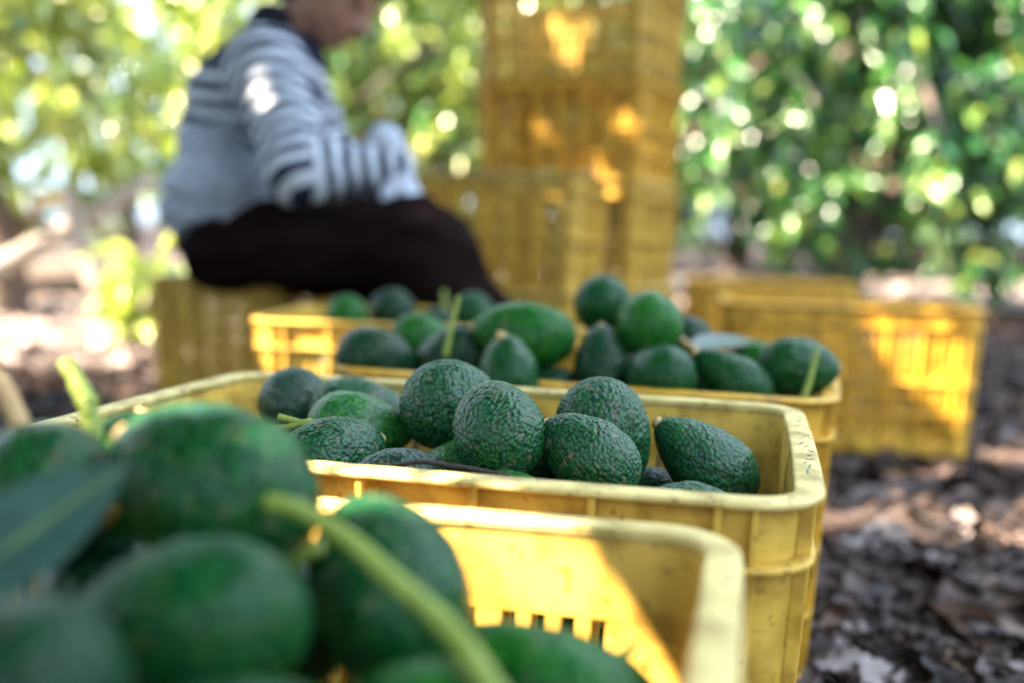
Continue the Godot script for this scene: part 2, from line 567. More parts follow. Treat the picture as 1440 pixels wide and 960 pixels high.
	scatter("crown", leaf_mesh, M.foliage, where, colors, t)


# ---------------------------------------------------------------- crates
const CW := 0.52
const CD := 0.335
const CH := 0.30
const OVER := 0.014
const RC := 0.026
const BAY := 0.068


func warp(p: Vector3) -> Vector3:
	var k := 1.0 - 0.055 * (1.0 - p.y / CH)
	var q := Vector3(p.x * k, p.y, p.z * k)
	var bow := 0.005 * clampf(p.y / CH, 0.0, 1.0)
	q.z += signf(p.z) * bow * (1.0 - pow(2.0 * p.x / CW, 2.0)) * absf(p.z) / (CD * 0.5)
	q.x += signf(p.x) * bow * 0.6 * (1.0 - pow(2.0 * p.z / CD, 2.0)) * absf(p.x) / (CW * 0.5)
	return q


func on_side(side: int, s: float, y: float, o: float) -> Vector3:
	var hx := CW * 0.5 - OVER
	var hz := CD * 0.5 - OVER
	match side:
		0: return warp(Vector3(s, y, hz + o))
		1: return warp(Vector3(-s, y, -hz - o))
		2: return warp(Vector3(hx + o, y, -s))
	return warp(Vector3(-hx - o, y, s))


func chamfered(st: SurfaceTool, side: int, s0: float, s1: float, y0: float, y1: float, o0: float, o1: float, c := 0.0008, seg := 1) -> void:
	# a box along a side of the crate with its four long outer edges cut; seg pieces along s
	var ring := [[y0 + c, o0], [y1 - c, o0], [y1, o0 + c], [y1, o1 - c], [y1 - c, o1], [y0 + c, o1], [y0, o1 - c], [y0, o0 + c]]
	for k in seg:
		var a := lerpf(s0, s1, float(k) / seg)
		var b := lerpf(s0, s1, float(k + 1) / seg)
		for i in 8:
			var p: Array = ring[i]
			var q: Array = ring[(i + 1) % 8]
			var v := [on_side(side, a, p[0], p[1]), on_side(side, b, p[0], p[1]), on_side(side, b, q[0], q[1]), on_side(side, a, q[0], q[1])]
			for n in [0, 1, 2, 0, 2, 3]:
				st.add_vertex(v[n])
	for e in [s0, s1]:
		for i in range(1, 7):
			var tri := [on_side(side, e, ring[0][0], ring[0][1]), on_side(side, e, ring[i][0], ring[i][1]), on_side(side, e, ring[i + 1][0], ring[i + 1][1])]
			if e == s1:
				tri.reverse()
			for p in tri:
				st.add_vertex(p)


func upright(st: SurfaceTool, side: int, s: float, w: float, y0: float, y1: float, o0: float, o1: float, c := 0.0008) -> void:
	var ring := [[s - w / 2 + c, o0], [s + w / 2 - c, o0], [s + w / 2, o0 + c], [s + w / 2, o1 - c], [s + w / 2 - c, o1], [s - w / 2 + c, o1], [s - w / 2, o1 - c], [s - w / 2, o0 + c]]
	for i in 8:
		var p: Array = ring[i]
		var q: Array = ring[(i + 1) % 8]
		var v := [on_side(side, p[0], y0, p[1]), on_side(side, p[0], y1, p[1]), on_side(side, q[0], y1, q[1]), on_side(side, q[0], y0, q[1])]
		for n in [0, 2, 1, 0, 3, 2]:
			st.add_vertex(v[n])
	for e in [y0, y1]:
		for i in range(1, 7):
			var tri := [on_side(side, ring[0][0], e, ring[0][1]), on_side(side, ring[i + 1][0], e, ring[i + 1][1]), on_side(side, ring[i][0], e, ring[i][1])]
			if e == y1:
				tri.reverse()
			for p in tri:
				st.add_vertex(p)


func started() -> SurfaceTool:
	var st := SurfaceTool.new()
	st.begin(Mesh.PRIMITIVE_TRIANGLES)
	st.set_smooth_group(-1)
	return st


func closed(st: SurfaceTool) -> ArrayMesh:
	st.generate_normals()
	return st.commit()


func ring_mesh(profile: Array) -> ArrayMesh:
	# sweeps a closed profile of [outward, height] round the crate, with rounded corners
	var v := PackedVector3Array()
	var idx := PackedInt32Array()
	var hx := CW * 0.5 - OVER
	var hz := CD * 0.5 - OVER
	var around := []  # [centre of the corner arc or point on the side, direction outward]
	for corner in 4:
		var sx: float = [1, -1, -1, 1][corner]
		var sz: float = [1, 1, -1, -1][corner]
		var cx := sx * (hx - RC)
		var cz := sz * (hz - RC)
		for k in 7:
			var a := PI / 2 * corner + PI / 2 * k / 6.0
			around.append([Vector3(cx, 0, cz), Vector3(cos(a), 0, sin(a))])
		var nx: float = [-1, -1, 1, 1][corner]
		var nz: float = [1, -1, -1, 1][corner]
		var ex := nx * (hx - RC)
		var ez := nz * (hz - RC)
		var d := Vector3(cos(PI / 2 * (corner + 1)), 0, sin(PI / 2 * (corner + 1)))
		for k in range(1, 8):
			around.append([Vector3(cx, 0, cz).lerp(Vector3(ex, 0, ez), k / 8.0), d])
	var n := profile.size()
	for a in around:
		for p in profile:
			v.append(warp(a[0] + a[1] * (RC + p[0]) + Vector3(0, p[1], 0)))
	var m := around.size()
	for i in m:
		for j in n:
			var a := i * n + j
			var b := i * n + (j + 1) % n
			var c := (i + 1) % m * n + j
			var d := (i + 1) % m * n + (j + 1) % n
			idx.append_array([a, b, c, b, d, c])
	return smooth_mesh(v, idx)


func flange(y: float, out: float, thick: float) -> Array:
	var e := 0.0006
	return [[0.0012, y + thick], [0.004, y + thick], [out - e * 2, y + thick], [out - e, y + thick - e * 0.4], [out, y + thick - e * 2], [out, y + e * 2], [out - e, y + e * 0.4], [out - e * 2, y], [0.004, y], [0.0012, y]]


func make_crate(each_slat: bool) -> Node3D:
	var t := Node3D.new()
	var rim := [[-0.0026, 0.2935], [-0.0030, 0.2985], [-0.0024, 0.2996], [-0.0012, 0.3001], [0.004, 0.3004], [0.0105, 0.3002], [0.0128, 0.2996], [0.0138, 0.2986], [0.0140, 0.2975], [0.0138, 0.2962], [0.0130, 0.2954], [0.0105, 0.2956], [0.004, 0.2958], [0.0020, 0.2950], [0.0014, 0.2935]]
	part("rim", ring_mesh(rim), M.faded, t)
	part("flange", ring_mesh(flange(0.2585, 0.0125, 0.0042)), M.faded, t)
	part("flange", ring_mesh(flange(0.148, 0.0105, 0.004)), M.faded, t)
	part("flange", ring_mesh(flange(0.083, 0.0105, 0.004)), M.faded, t)
	part("foot_band", ring_mesh([[-0.0012, 0.0], [-0.0012, 0.022], [0.002, 0.024], [0.006, 0.024], [0.0075, 0.022], [0.0075, 0.002], [0.006, 0.0]]), M.faded, t)
	# a curved post in each corner
	for corner in 4:
		var v := PackedVector3Array()
		var idx := PackedInt32Array()
		var sx: float = [1, -1, -1, 1][corner]
		var sz: float = [1, 1, -1, -1][corner]
		var cx := sx * (CW * 0.5 - OVER - RC)
		var cz := sz * (CD * 0.5 - OVER - RC)
		for y in [0.004, 0.15, 0.2965]:
			for r in [RC - 0.0018, RC + 0.0014]:
				for k in 9:
					var a := PI / 2 * corner + (PI / 2 + 0.08) * k / 8.0 - 0.04
					v.append(warp(Vector3(cx + cos(a) * r, y, cz + sin(a) * r)))
		for j in 2:
			for k in 8:
				for s in 2:
					var a := j * 18 + s * 9 + k
					idx.append_array([a, a + 1, a + 18, a + 1, a + 19, a + 18] if s == 1 else [a, a + 18, a + 1, a + 1, a + 18, a + 19])
		part("corner_post", smooth_mesh(v, idx), M.faded, t)
	for side in 4:
		var half := (CW if side < 2 else CD) * 0.5 - OVER - RC
		var bays := 6 if side < 2 else 3
		var b0 := -bays * BAY * 0.5
		var wall := started()
		for band in [[0.2525, 0.2958], [0.1435, 0.1565], [0.0785, 0.0915], [0.004, 0.0265]]:
			if side >= 2 and band[0] > 0.2:
				# the grip opening is cut out of the end walls
				chamfered(wall, side, -half - 0.0012, half + 0.0012, 0.2525, band[1], -0.0018, 0.0015, 0.0005, 6)
			else:
				chamfered(wall, side, -half - 0.0012, half + 0.0012, band[0], band[1], -0.0018, 0.0015, 0.0005, 8)
		for e in [-1.0, 1.0]:
			var w := half + b0 + 0.0012 - 0.004
			upright(wall, side, e * (half + 0.0012 - w / 2), w, 0.0262, 0.2528, -0.0014, 0.0012, 0.0004)
		var slats := []
		for b in bays + 1:
			slats.append([b0 + b * BAY, 0.0136, 0.2528])
			if b < bays:
				for k in 3:
					var grip := side >= 2 and b == 1
					if not each_slat and k == 1:
						continue
					slats.append([b0 + b * BAY + BAY * 0.5 + (k - 1) * 0.0155, 0.0078, 0.206 if grip else 0.2528])
		for s in slats:
			if each_slat:
				var st := started()
				upright(st, side, s[0], s[1], 0.0262, s[2], -0.0013, 0.0011, 0.0004)
				part("slat", closed(st), M.faded, t)
			else:
				upright(wall, side, s[0], s[1], 0.0262, s[2], -0.0013, 0.0011, 0.0004)
		if not each_slat:
			# the older crates of the piles have an open lattice
			for y in [0.05, 0.108, 0.126, 0.174, 0.19]:
				chamfered(wall, side, -half, half, y, y + 0.005, -0.0010, 0.0008, 0.0003, 8)
		part("wall", closed(wall), M.faded, t)
		if side >= 2:
			var grip := started()
			chamfered(grip, side, -0.034, 0.034, 0.2, 0.2075, -0.0024, 0.0065, 0.0008, 3)
			upright(grip, side, -0.0365, 0.005, 0.2, 0.2525, -0.0024, 0.0065, 0.0008)
			upright(grip, side, 0.0365, 0.005, 0.2, 0.2525, -0.0024, 0.0065, 0.0008)
			part("grip_frame", closed(grip), M.faded, t)
		for b in bays + 1:
			var st := started()
			upright(st, side, b0 + b * BAY, 0.0042, 0.0245, 0.2962, 0.0008, 0.0116, 0.0006)
			part("rib", closed(st), M.faded, t)
		for e in [-1.0, 1.0]:
			var st := started()
			upright(st, side, e * (half + 0.004), 0.0042, 0.0245, 0.2962, 0.0008, 0.0092, 0.0006)
			part("rib", closed(st), M.faded, t)
	var base := started()
	for k in 9:
		var x0 := -CW * 0.5 + 0.024 + k * 0.0525
		for s in 2:
			var z0 := -CD * 0.5 + 0.018 if s == 0 else 0.004
			var z1 := -0.004 if s == 0 else CD * 0.5 - 0.018
			var p := [warp(Vector3(x0, 0.006, z0)), warp(Vector3(x0 + 0.046, 0.006, z0)), warp(Vector3(x0 + 0.046, 0.006, z1)), warp(Vector3(x0, 0.006, z1))]
			var up := Vector3(0, 0.004, 0)
			for f in [[p[0] + up, p[1] + up, p[2] + up, p[3] + up], [p[3], p[2], p[1], p[0]], [p[0], p[1], p[1] + up, p[0] + up], [p[1], p[2], p[2] + up, p[1] + up], [p[2], p[3], p[3] + up, p[2] + up], [p[3], p[0], p[0] + up, p[3] + up]]:
				for n in [0, 1, 2, 0, 2, 3]:
					base.add_vertex(f[n])
	for z in [-CD * 0.25, 0.0, CD * 0.25]:
		var a := Vector3(-CW * 0.5 + 0.02, 0.0035, z - 0.006)
		var b := Vector3(CW * 0.5 - 0.02, 0.0052, z + 0.006)
		var c := [warp(Vector3(a.x, a.y, a.z)), warp(Vector3(b.x, a.y, a.z)), warp(Vector3(b.x, a.y, b.z)), warp(Vector3(a.x, a.y, b.z))]
		var up := Vector3(0, 0.003, 0)
		for f in [[c[0] + up, c[1] + up, c[2] + up, c[3] + up], [c[3], c[2], c[1], c[0]], [c[0], c[1], c[1] + up, c[0] + up], [c[2], c[3], c[3] + up, c[2] + up]]:
			for n in [0, 1, 2, 0, 2, 3]:
				base.add_vertex(f[n])
	part("floor", closed(base), M.faded, t)
	return t


func crates() -> void:
	var near := make_crate(true)
	var far := make_crate(false)
	for c in [
		["yellow crate of avocados nearest the viewer with sun on its inner wall", -0.171, -0.009, -0.374, -14.0, 0.0, 1.3, true, "faded", "yellow picking crates", false, true],
		["faded yellow crate with pen marks on its rim, second from the viewer", -0.047, 0.000, -0.727, -13.6, 0.0, 0.0, true, "pale", "yellow picking crates", true, true],
		["golden crate heaped with avocados, third in the row from the viewer", 0.098, -0.008, -1.127, -16.5, 0.0, 0.0, true, "golden", "yellow picking crates", false, false],
		["half hidden yellow crate with avocados in front of the seated person's legs", -0.127, 0.000, -1.614, -3.0, 0.0, 0.0, true, "pale", "yellow picking crates", false, false],
		["empty yellow crate that the seated person sits on", -0.622, 0.018, -2.460, 77.0, 0.0, 0.0, true, "pale", "yellow picking crates", false, false],
		["empty golden crate standing alone on the right with sunlit ribs", 0.718, 0.006, -2.165, -10.0, 0.0, 0.0, true, "golden", "yellow picking crates", false, false],
		["yellow crate half hidden behind the sunlit empty crate on the right", 0.830, 0.000, -3.250, -4.0, 0.0, 0.0, false, "golden", "yellow picking crates", false, false],
		["lowest crate of the tall stack behind the person", 0.175, 0.000, -2.859, -25.0, 0.0, 0.0, false, "pale", "crates of the tall stack", false, true],
		["second crate from the bottom of the tall stack", 0.175, 0.275, -2.859, -26.0, 0.0, 0.0, false, "pale", "crates of the tall stack", false, true],
		["third crate from the bottom of the tall stack, flecked with sun", 0.175, 0.565, -2.859, -23.5, 0.0, 0.0, false, "golden", "crates of the tall stack", false, true],
		["topmost crate of the tall stack, cut by the picture's top edge", 0.175, 0.810, -2.859, -26.0, 0.0, 0.0, false, "pale", "crates of the tall stack", false, true],
		["lower crate of the low pile between the person's knees and the tall stack", -0.044, 0.000, -2.525, -14.0, 0.0, 0.0, false, "pale", "crates of the low pile", false, true],
		["upper crate of the low pile beside the tall stack, behind the person's knees", -0.044, 0.275, -2.525, -15.0, 0.0, 0.0, false, "pale", "crates of the low pile", false, true],
	]:
		var o: Node3D = (near if c[7] else far).duplicate()
		o.name = numbered("crate")
		add_child(o, true)
		o.rotation_degrees = Vector3(c[5], c[4], c[6])
		o.position = Vector3(c[1], c[2], c[3])
		tag(o, c[0], "crate", c[9])
		if c[8] != "faded":
			for p in o.get_children():
				p.material_override = M[c[8]]
		if c[11]:
			o.get_node("rim").material_override = M.worn_skylit_rim
		if c[10]:
			# a few old pen strokes on the end rim
			rng.seed = 31
			var st := started()
			for k in 16:
				var z := -0.10 + 0.0125 * k + rng.randf_range(-0.003, 0.003)
				var x := CW * 0.5 - 0.0075 + rng.randf_range(-0.003, 0.003)
				var d := Vector3(rng.randf_range(-0.003, 0.003), 0, rng.randf_range(-0.006, 0.006))
				var w := Vector3(d.z, 0, -d.x).normalized() * 0.0005
				var q := [Vector3(x, 0.3006, z) - d - w, Vector3(x, 0.3006, z) - d + w, Vector3(x, 0.3006, z) + d + w, Vector3(x, 0.3006, z) + d - w]
				for n in [0, 1, 2, 0, 2, 3]:
					st.add_vertex(warp(q[n]))
			part("pen_mark", closed(st), M.ink, o)
	near.free()
	far.free()


# ---------------------------------------------------------------- avocados
func avocado_mesh(seed_: int, nu: int, nv: int, pear: float, pebble: float, tone: int) -> ArrayMesh:
	var bumps := FastNoiseLite.new()
	bumps.noise_type = FastNoiseLite.TYPE_CELLULAR
	bumps.cellular_return_type = FastNoiseLite.RETURN_DISTANCE
	bumps.cellular_jitter = 1.0
	bumps.frequency = 1.0
	bumps.fractal_type = FastNoiseLite.FRACTAL_NONE
	bumps.seed = seed_
	bumps.domain_warp_enabled = true
	bumps.domain_warp_amplitude = 0.4
	bumps.domain_warp_frequency = 0.45
	bumps.domain_warp_fractal_type = FastNoiseLite.DOMAIN_WARP_FRACTAL_NONE
	var slow := FastNoiseLite.new()
	slow.noise_type = FastNoiseLite.TYPE_SIMPLEX_SMOOTH
	slow.frequency = 1.0
	slow.seed = seed_ + 5
	slow.fractal_octaves = 3
	# [valley, crown of the bumps, blotch]
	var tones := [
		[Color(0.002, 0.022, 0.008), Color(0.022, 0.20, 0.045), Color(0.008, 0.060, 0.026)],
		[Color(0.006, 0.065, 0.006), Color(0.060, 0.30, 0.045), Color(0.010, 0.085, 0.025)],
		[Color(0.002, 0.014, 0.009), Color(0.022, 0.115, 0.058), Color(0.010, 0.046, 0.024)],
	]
	var c3: Array = tones[tone]
	var v := PackedVector3Array()
	var idx := PackedInt32Array()
	var cols := PackedColorArray()
	for i in range(1, nv):
		var phi := PI * i / nv
		var y := -cos(phi)
		var r := sin(phi) * (1.0 + pear * y - 0.10 * pear * y * y) / (1.0 + pear * 0.36)
		for j in nu:
			var a := TAU * j / nu
			var n := Vector3(cos(a) * sin(phi), y, sin(a) * sin(phi))
			var p := Vector3(cos(a) * r, y, sin(a) * r)
			var q := Vector3(p.x * 31.0, p.y * 42.0, p.z * 31.0)
			var low := slow.get_noise_3dv(q * 0.045)
			var b := 0.5
			if pebble > 0.0:
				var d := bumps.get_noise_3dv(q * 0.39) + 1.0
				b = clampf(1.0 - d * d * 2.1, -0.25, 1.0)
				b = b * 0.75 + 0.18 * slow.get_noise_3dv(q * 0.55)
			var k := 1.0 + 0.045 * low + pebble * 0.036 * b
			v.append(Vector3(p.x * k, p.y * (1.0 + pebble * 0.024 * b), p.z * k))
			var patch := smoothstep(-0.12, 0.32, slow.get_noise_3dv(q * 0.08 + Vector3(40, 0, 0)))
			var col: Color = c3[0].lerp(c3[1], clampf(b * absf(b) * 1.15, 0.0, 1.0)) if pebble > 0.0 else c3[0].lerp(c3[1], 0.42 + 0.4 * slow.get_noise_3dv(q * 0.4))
			col = col.lerp(c3[2], patch * 0.75)
			var fleck := slow.get_noise_3dv(q * 0.85 + Vector3(0, 70, 0))
			if fleck > 0.34:
				col = col.lerp(Color(0.13, 0.20, 0.06), smoothstep(0.34, 0.5, fleck) * 0.55)
			var scar := slow.get_noise_3dv(Vector3(q.x * 0.02 + 9.0, q.y * 0.11, q.z * 0.11))
			if scar > 0.36:
				col = col.lerp(Color(0.14, 0.11, 0.07), smoothstep(0.36, 0.5, scar) * 0.55)
			cols.append(col)
	for i in nv - 2:
		for j in nu:
			var a := i * nu + j
			var b := i * nu + (j + 1) % nu
			idx.append_array([a, b, a + nu, b, b + nu, a + nu])
	var s := v.size()
	v.append(Vector3(0, -0.985, 0))
	v.append(Vector3(0, 0.995, 0))
	cols.append(c3[0])
	cols.append(c3[0])
	var last := (nv - 2) * nu
	for j in nu:
		idx.append_array([s, (j + 1) % nu, j, s + 1, last + j, last + (j + 1) % nu])
	return smooth_mesh(v, idx, cols)


func avocados() -> void:
	var hi := []
	var lo := []
	for tone in 3:
		hi.append([avocado_mesh(11 + tone, 240, 150, 0.16, [1.05, 0.7, 0.9][tone], tone), avocado_mesh(21 + tone, 240, 150, 0.30, [0.85, 0.55, 0.75][tone], tone)])
		lo.append([avocado_mesh(31 + tone, 170, 104, 0.14, 0.9, tone), avocado_mesh(41 + tone, 170, 104, 0.32, 0.9, tone)])
	var button := tube([Vector3(0, 0.06, 0), Vector3(0, -0.05, 0), Vector3(0, -0.09, 0)], [0.13, 0.155, 0.09], 9, 0.3)
	# label, centre, half width, half length, axis from stalk end to blossom end, fine mesh, shape, tone (0 green, 1 bright, 2 dark), turn, group
	for a in [
		["roundish avocado in sharp focus in the middle of the second crate", Vector3(-0.008, 0.310, -0.646), 0.0312, 0.0370, Vector3(0.235, -0.511, 0.827), true, 0, 0, 0.54, "avocados in the second crate"],
		["large dark green avocado on top of the heap, behind the sharp one", Vector3(-0.041, 0.306, -0.740), 0.0355, 0.0430, Vector3(-0.842, 0.257, 0.475), true, 0, 0, 1.49, "avocados in the second crate"],
		["blue green avocado against the rear wall, left end of the second crate", Vector3(-0.188, 0.275, -0.867), 0.0328, 0.0420, Vector3(-0.172, 0.898, 0.404), true, 0, 2, 5.03, "avocados in the second crate"],
		["long avocado lying at the back, right of the blue green one", Vector3(-0.128, 0.284, -0.838), 0.0300, 0.0440, Vector3(-0.985, -0.005, 0.175), true, 1, 0, 3.66, "avocados in the second crate"],
		["bright green avocado lying in the second crate beside the forked stalk", Vector3(-0.113, 0.287, -0.744), 0.0300, 0.0410, Vector3(-0.983, 0.080, 0.166), true, 1, 1, 0.59, "avocados in the second crate"],
		["pebbly avocado touching the front rim below the forked stalk", Vector3(-0.121, 0.281, -0.672), 0.0298, 0.0390, Vector3(-0.763, -0.235, 0.603), true, 0, 0, 2.72, "avocados in the second crate"],
		["greyish avocado under the thin brown twig", Vector3(-0.066, 0.270, -0.631), 0.0290, 0.0380, Vector3(-0.939, 0.014, 0.343), true, 0, 2, 3.01, "avocados in the second crate"],
		["slanting avocado right of the sharp one, low at the rim", Vector3(0.052, 0.295, -0.636), 0.0265, 0.0360, Vector3(0.805, -0.503, 0.316), true, 0, 0, 1.00, "avocados in the second crate"],
		["tall leaning avocado standing right of centre in the second crate", Vector3(0.070, 0.293, -0.713), 0.0345, 0.0440, Vector3(-0.374, 0.894, 0.246), true, 0, 0, 4.61, "avocados in the second crate"],
		["long dark avocado sloping down to the right in the second crate", Vector3(0.142, 0.276, -0.712), 0.0300, 0.0440, Vector3(0.779, -0.608, 0.154), true, 1, 0, 0.71, "avocados in the second crate"],
		["bright green avocado peeping over the rim at the right end of the twig", Vector3(-0.006, 0.261, -0.609), 0.0300, 0.0360, Vector3(0.939, 0.061, 0.337), true, 0, 1, 2.46, "avocados in the second crate"],
		["dull avocado just showing over the rim below the slanting one", Vector3(0.052, 0.242, -0.618), 0.0280, 0.0350, Vector3(0.921, 0.222, 0.320), true, 0, 2, 3.25, "avocados in the second crate"],
		["dull avocado just showing over the rim below the long dark one", Vector3(0.111, 0.261, -0.600), 0.0280, 0.0350, Vector3(0.929, -0.102, 0.355), true, 0, 0, 2.70, "avocados in the second crate"],
		["green avocado half hidden below the tips of the forked stalk", Vector3(-0.181, 0.230, -0.782), 0.0300, 0.0370, Vector3(0.939, 0.061, 0.337), true, 0, 1, 3.69, "avocados in the second crate"],
		["bright avocado in the gap left of the sharp one", Vector3(-0.039, 0.261, -0.683), 0.0300, 0.0360, Vector3(0.739, 0.503, 0.448), true, 0, 1, 4.63, "avocados in the second crate"],
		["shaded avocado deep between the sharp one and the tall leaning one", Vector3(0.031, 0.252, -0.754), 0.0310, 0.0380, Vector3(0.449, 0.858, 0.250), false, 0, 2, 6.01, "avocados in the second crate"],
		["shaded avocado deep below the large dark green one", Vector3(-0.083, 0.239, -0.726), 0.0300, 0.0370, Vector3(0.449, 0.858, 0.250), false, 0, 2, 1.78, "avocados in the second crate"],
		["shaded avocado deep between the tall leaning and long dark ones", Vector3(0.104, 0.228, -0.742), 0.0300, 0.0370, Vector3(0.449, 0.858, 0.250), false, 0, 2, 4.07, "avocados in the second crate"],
		["round avocado perched highest on the heap in the third crate", Vector3(0.102, 0.356, -1.138), 0.0335, 0.0370, Vector3(0.075, 0.586, 0.807), false, 0, 0, 4.37, "avocados in the third crate"],
		["round bright avocado beside the highest one in the third crate", Vector3(0.144, 0.346, -1.046), 0.0355, 0.0390, Vector3(0.099, -0.393, 0.914), false, 0, 1, 1.84, "avocados in the third crate"],
		["biggest bright green avocado lying across the third crate", Vector3(0.013, 0.329, -1.066), 0.0360, 0.0560, Vector3(0.990, -0.104, 0.099), false, 0, 1, 0.01, "avocados in the third crate"],
		["avocado with a brown stalk stub below the biggest bright one", Vector3(-0.003, 0.300, -0.976), 0.0310, 0.0390, Vector3(0.101, -0.849, 0.518), false, 0, 0, 6.11, "avocados in the third crate"],
		["dark upright avocado below the highest one", Vector3(0.095, 0.302, -1.030), 0.0315, 0.0430, Vector3(0.024, -0.932, 0.363), false, 0, 2, 1.87, "avocados in the third crate"],
		["avocado with its round end forward, at the front rim of the third crate", Vector3(0.148, 0.300, -0.981), 0.0325, 0.0400, Vector3(0.567, 0.004, 0.824), false, 0, 0, 1.97, "avocados in the third crate"],
		["avocado sloping to the right below the loose leaf", Vector3(0.218, 0.300, -0.975), 0.0280, 0.0440, Vector3(0.821, -0.522, 0.232), false, 1, 0, 5.60, "avocados in the third crate"],
		["big avocado in the right corner of the third crate", Vector3(0.288, 0.310, -0.992), 0.0315, 0.0420, Vector3(-0.996, -0.015, 0.089), false, 0, 0, 3.67, "avocados in the third crate"],
		["grey green avocado at the left end of the third crate", Vector3(-0.148, 0.298, -1.081), 0.0330, 0.0440, Vector3(-0.974, 0.165, 0.157), false, 0, 2, 2.96, "avocados in the third crate"],
		["light green avocado behind the grey green one on the left", Vector3(-0.105, 0.307, -1.183), 0.0300, 0.0400, Vector3(-0.934, 0.331, 0.138), false, 0, 1, 4.86, "avocados in the third crate"],
		["dark purplish avocado left of the biggest bright one", Vector3(-0.068, 0.299, -1.092), 0.0320, 0.0450, Vector3(0.917, 0.377, 0.133), false, 0, 2, 0.19, "avocados in the third crate"],
		["avocado half hidden behind the round bright one", Vector3(0.196, 0.314, -1.143), 0.0300, 0.0370, Vector3(0.739, 0.503, 0.448), false, 0, 2, 4.44, "avocados in the third crate"],
		["small bright avocado showing between the leaf and the corner fruit", Vector3(0.264, 0.300, -1.081), 0.0270, 0.0330, Vector3(0.866, 0.076, 0.495), false, 0, 1, 2.35, "avocados in the third crate"],
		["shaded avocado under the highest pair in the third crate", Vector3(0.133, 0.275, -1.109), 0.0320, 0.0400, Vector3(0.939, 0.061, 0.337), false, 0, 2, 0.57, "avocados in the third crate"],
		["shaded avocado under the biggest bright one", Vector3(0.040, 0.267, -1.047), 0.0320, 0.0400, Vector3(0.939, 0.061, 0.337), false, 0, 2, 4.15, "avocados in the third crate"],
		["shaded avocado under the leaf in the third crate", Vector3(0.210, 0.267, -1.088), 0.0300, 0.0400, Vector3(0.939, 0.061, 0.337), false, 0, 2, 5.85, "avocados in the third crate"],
		["large round avocado showing above the rim before the person's knees", Vector3(-0.201, 0.296, -1.654), 0.0400, 0.0440, Vector3(-0.019, 0.831, 0.555), false, 0, 2, 1.30, "avocados in the crate before the person"],
		["avocado left of the large round one before the knees", Vector3(-0.266, 0.291, -1.593), 0.0340, 0.0410, Vector3(-0.022, 0.915, 0.403), false, 0, 1, 3.96, "avocados in the crate before the person"],
		["avocado right of the large round one before the knees", Vector3(-0.065, 0.296, -1.614), 0.0360, 0.0440, Vector3(-0.022, 0.915, 0.403), false, 0, 0, 1.87, "avocados in the crate before the person"],
		["avocado low between the two before the knees", Vector3(-0.127, 0.281, -1.592), 0.0340, 0.0410, Vector3(0.866, 0.076, 0.495), false, 0, 2, 4.66, "avocados in the crate before the person"],
		["big smooth avocado at the back of the nearest crate", Vector3(-0.122, 0.330, -0.402), 0.0362, 0.0450, Vector3(0.891, -0.433, 0.135), false, 0, 0, 4.54, "avocados in the nearest crate"],
		["big avocado lying level in front of the heap in the nearest crate", Vector3(-0.109, 0.301, -0.331), 0.0300, 0.0420, Vector3(0.990, 0.120, 0.074), false, 0, 0, 1.37, "avocados in the nearest crate"],
		["avocado with the pale upright stalk at the left edge", Vector3(-0.207, 0.321, -0.411), 0.0325, 0.0420, Vector3(0.965, 0.213, 0.151), false, 1, 0, 5.21, "avocados in the nearest crate"],
		["rough dark avocado under the thick yellow green stalk", Vector3(-0.048, 0.295, -0.388), 0.0325, 0.0420, Vector3(0.427, -0.632, 0.646), false, 0, 0, 4.13, "avocados in the nearest crate"],
		["avocado with its back against the right wall of the nearest crate", Vector3(0.021, 0.257, -0.367), 0.0310, 0.0490, Vector3(0.858, -0.494, 0.142), false, 1, 1, 4.29, "avocados in the nearest crate"],
		["blurred dark avocado in the lower left corner of the view", Vector3(-0.149, 0.293, -0.284), 0.0310, 0.0400, Vector3(0.802, 0.524, 0.287), false, 0, 2, 5.15, "avocados in the nearest crate"],
		["avocado at the bottom edge under the level one", Vector3(-0.080, 0.274, -0.283), 0.0300, 0.0400, Vector3(0.939, 0.061, 0.337), false, 0, 0, 2.69, "avocados in the nearest crate"],
		["small pale speckled avocado behind, carrying a jointed stalk", Vector3(-0.185, 0.315, -0.464), 0.0275, 0.0350, Vector3(-0.140, -0.886, 0.441), false, 0, 1, 4.76, "avocados in the nearest crate"],
		["green avocado at the bottom edge under the thick stalk", Vector3(-0.031, 0.264, -0.318), 0.0300, 0.0380, Vector3(0.806, 0.369, 0.463), false, 0, 1, 5.52, "avocados in the nearest crate"],
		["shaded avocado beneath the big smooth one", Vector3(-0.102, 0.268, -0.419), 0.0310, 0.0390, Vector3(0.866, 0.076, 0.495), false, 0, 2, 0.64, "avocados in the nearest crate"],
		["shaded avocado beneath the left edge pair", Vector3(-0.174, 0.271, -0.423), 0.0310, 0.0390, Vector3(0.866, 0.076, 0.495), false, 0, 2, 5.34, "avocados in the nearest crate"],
		["avocado buried under the others in the second crate", Vector3(-0.186, 0.177, -0.845), 0.0325, 0.0410, Vector3(0.914, 0.262, -0.309), false, 0, 2, 2.47, "avocados in the second crate underneath"],
		["avocado buried under the others in the second crate", Vector3(-0.209, 0.177, -0.764), 0.0325, 0.0410, Vector3(0.985, 0.009, 0.172), false, 0, 1, 3.01, "avocados in the second crate underneath"],
		["avocado buried under the others in the second crate", Vector3(-0.224, 0.174, -0.685), 0.0325, 0.0410, Vector3(-0.322, 0.177, 0.930), false, 0, 2, 0.92, "avocados in the second crate underneath"],
		["avocado buried under the others in the second crate", Vector3(-0.107, 0.173, -0.832), 0.0325, 0.0410, Vector3(-0.000, -0.082, -0.997), false, 0, 0, 4.39, "avocados in the second crate underneath"],
		["avocado buried under the others in the second crate", Vector3(-0.123, 0.159, -0.741), 0.0325, 0.0410, Vector3(-0.160, -0.052, -0.986), false, 0, 2, 1.83, "avocados in the second crate underneath"],
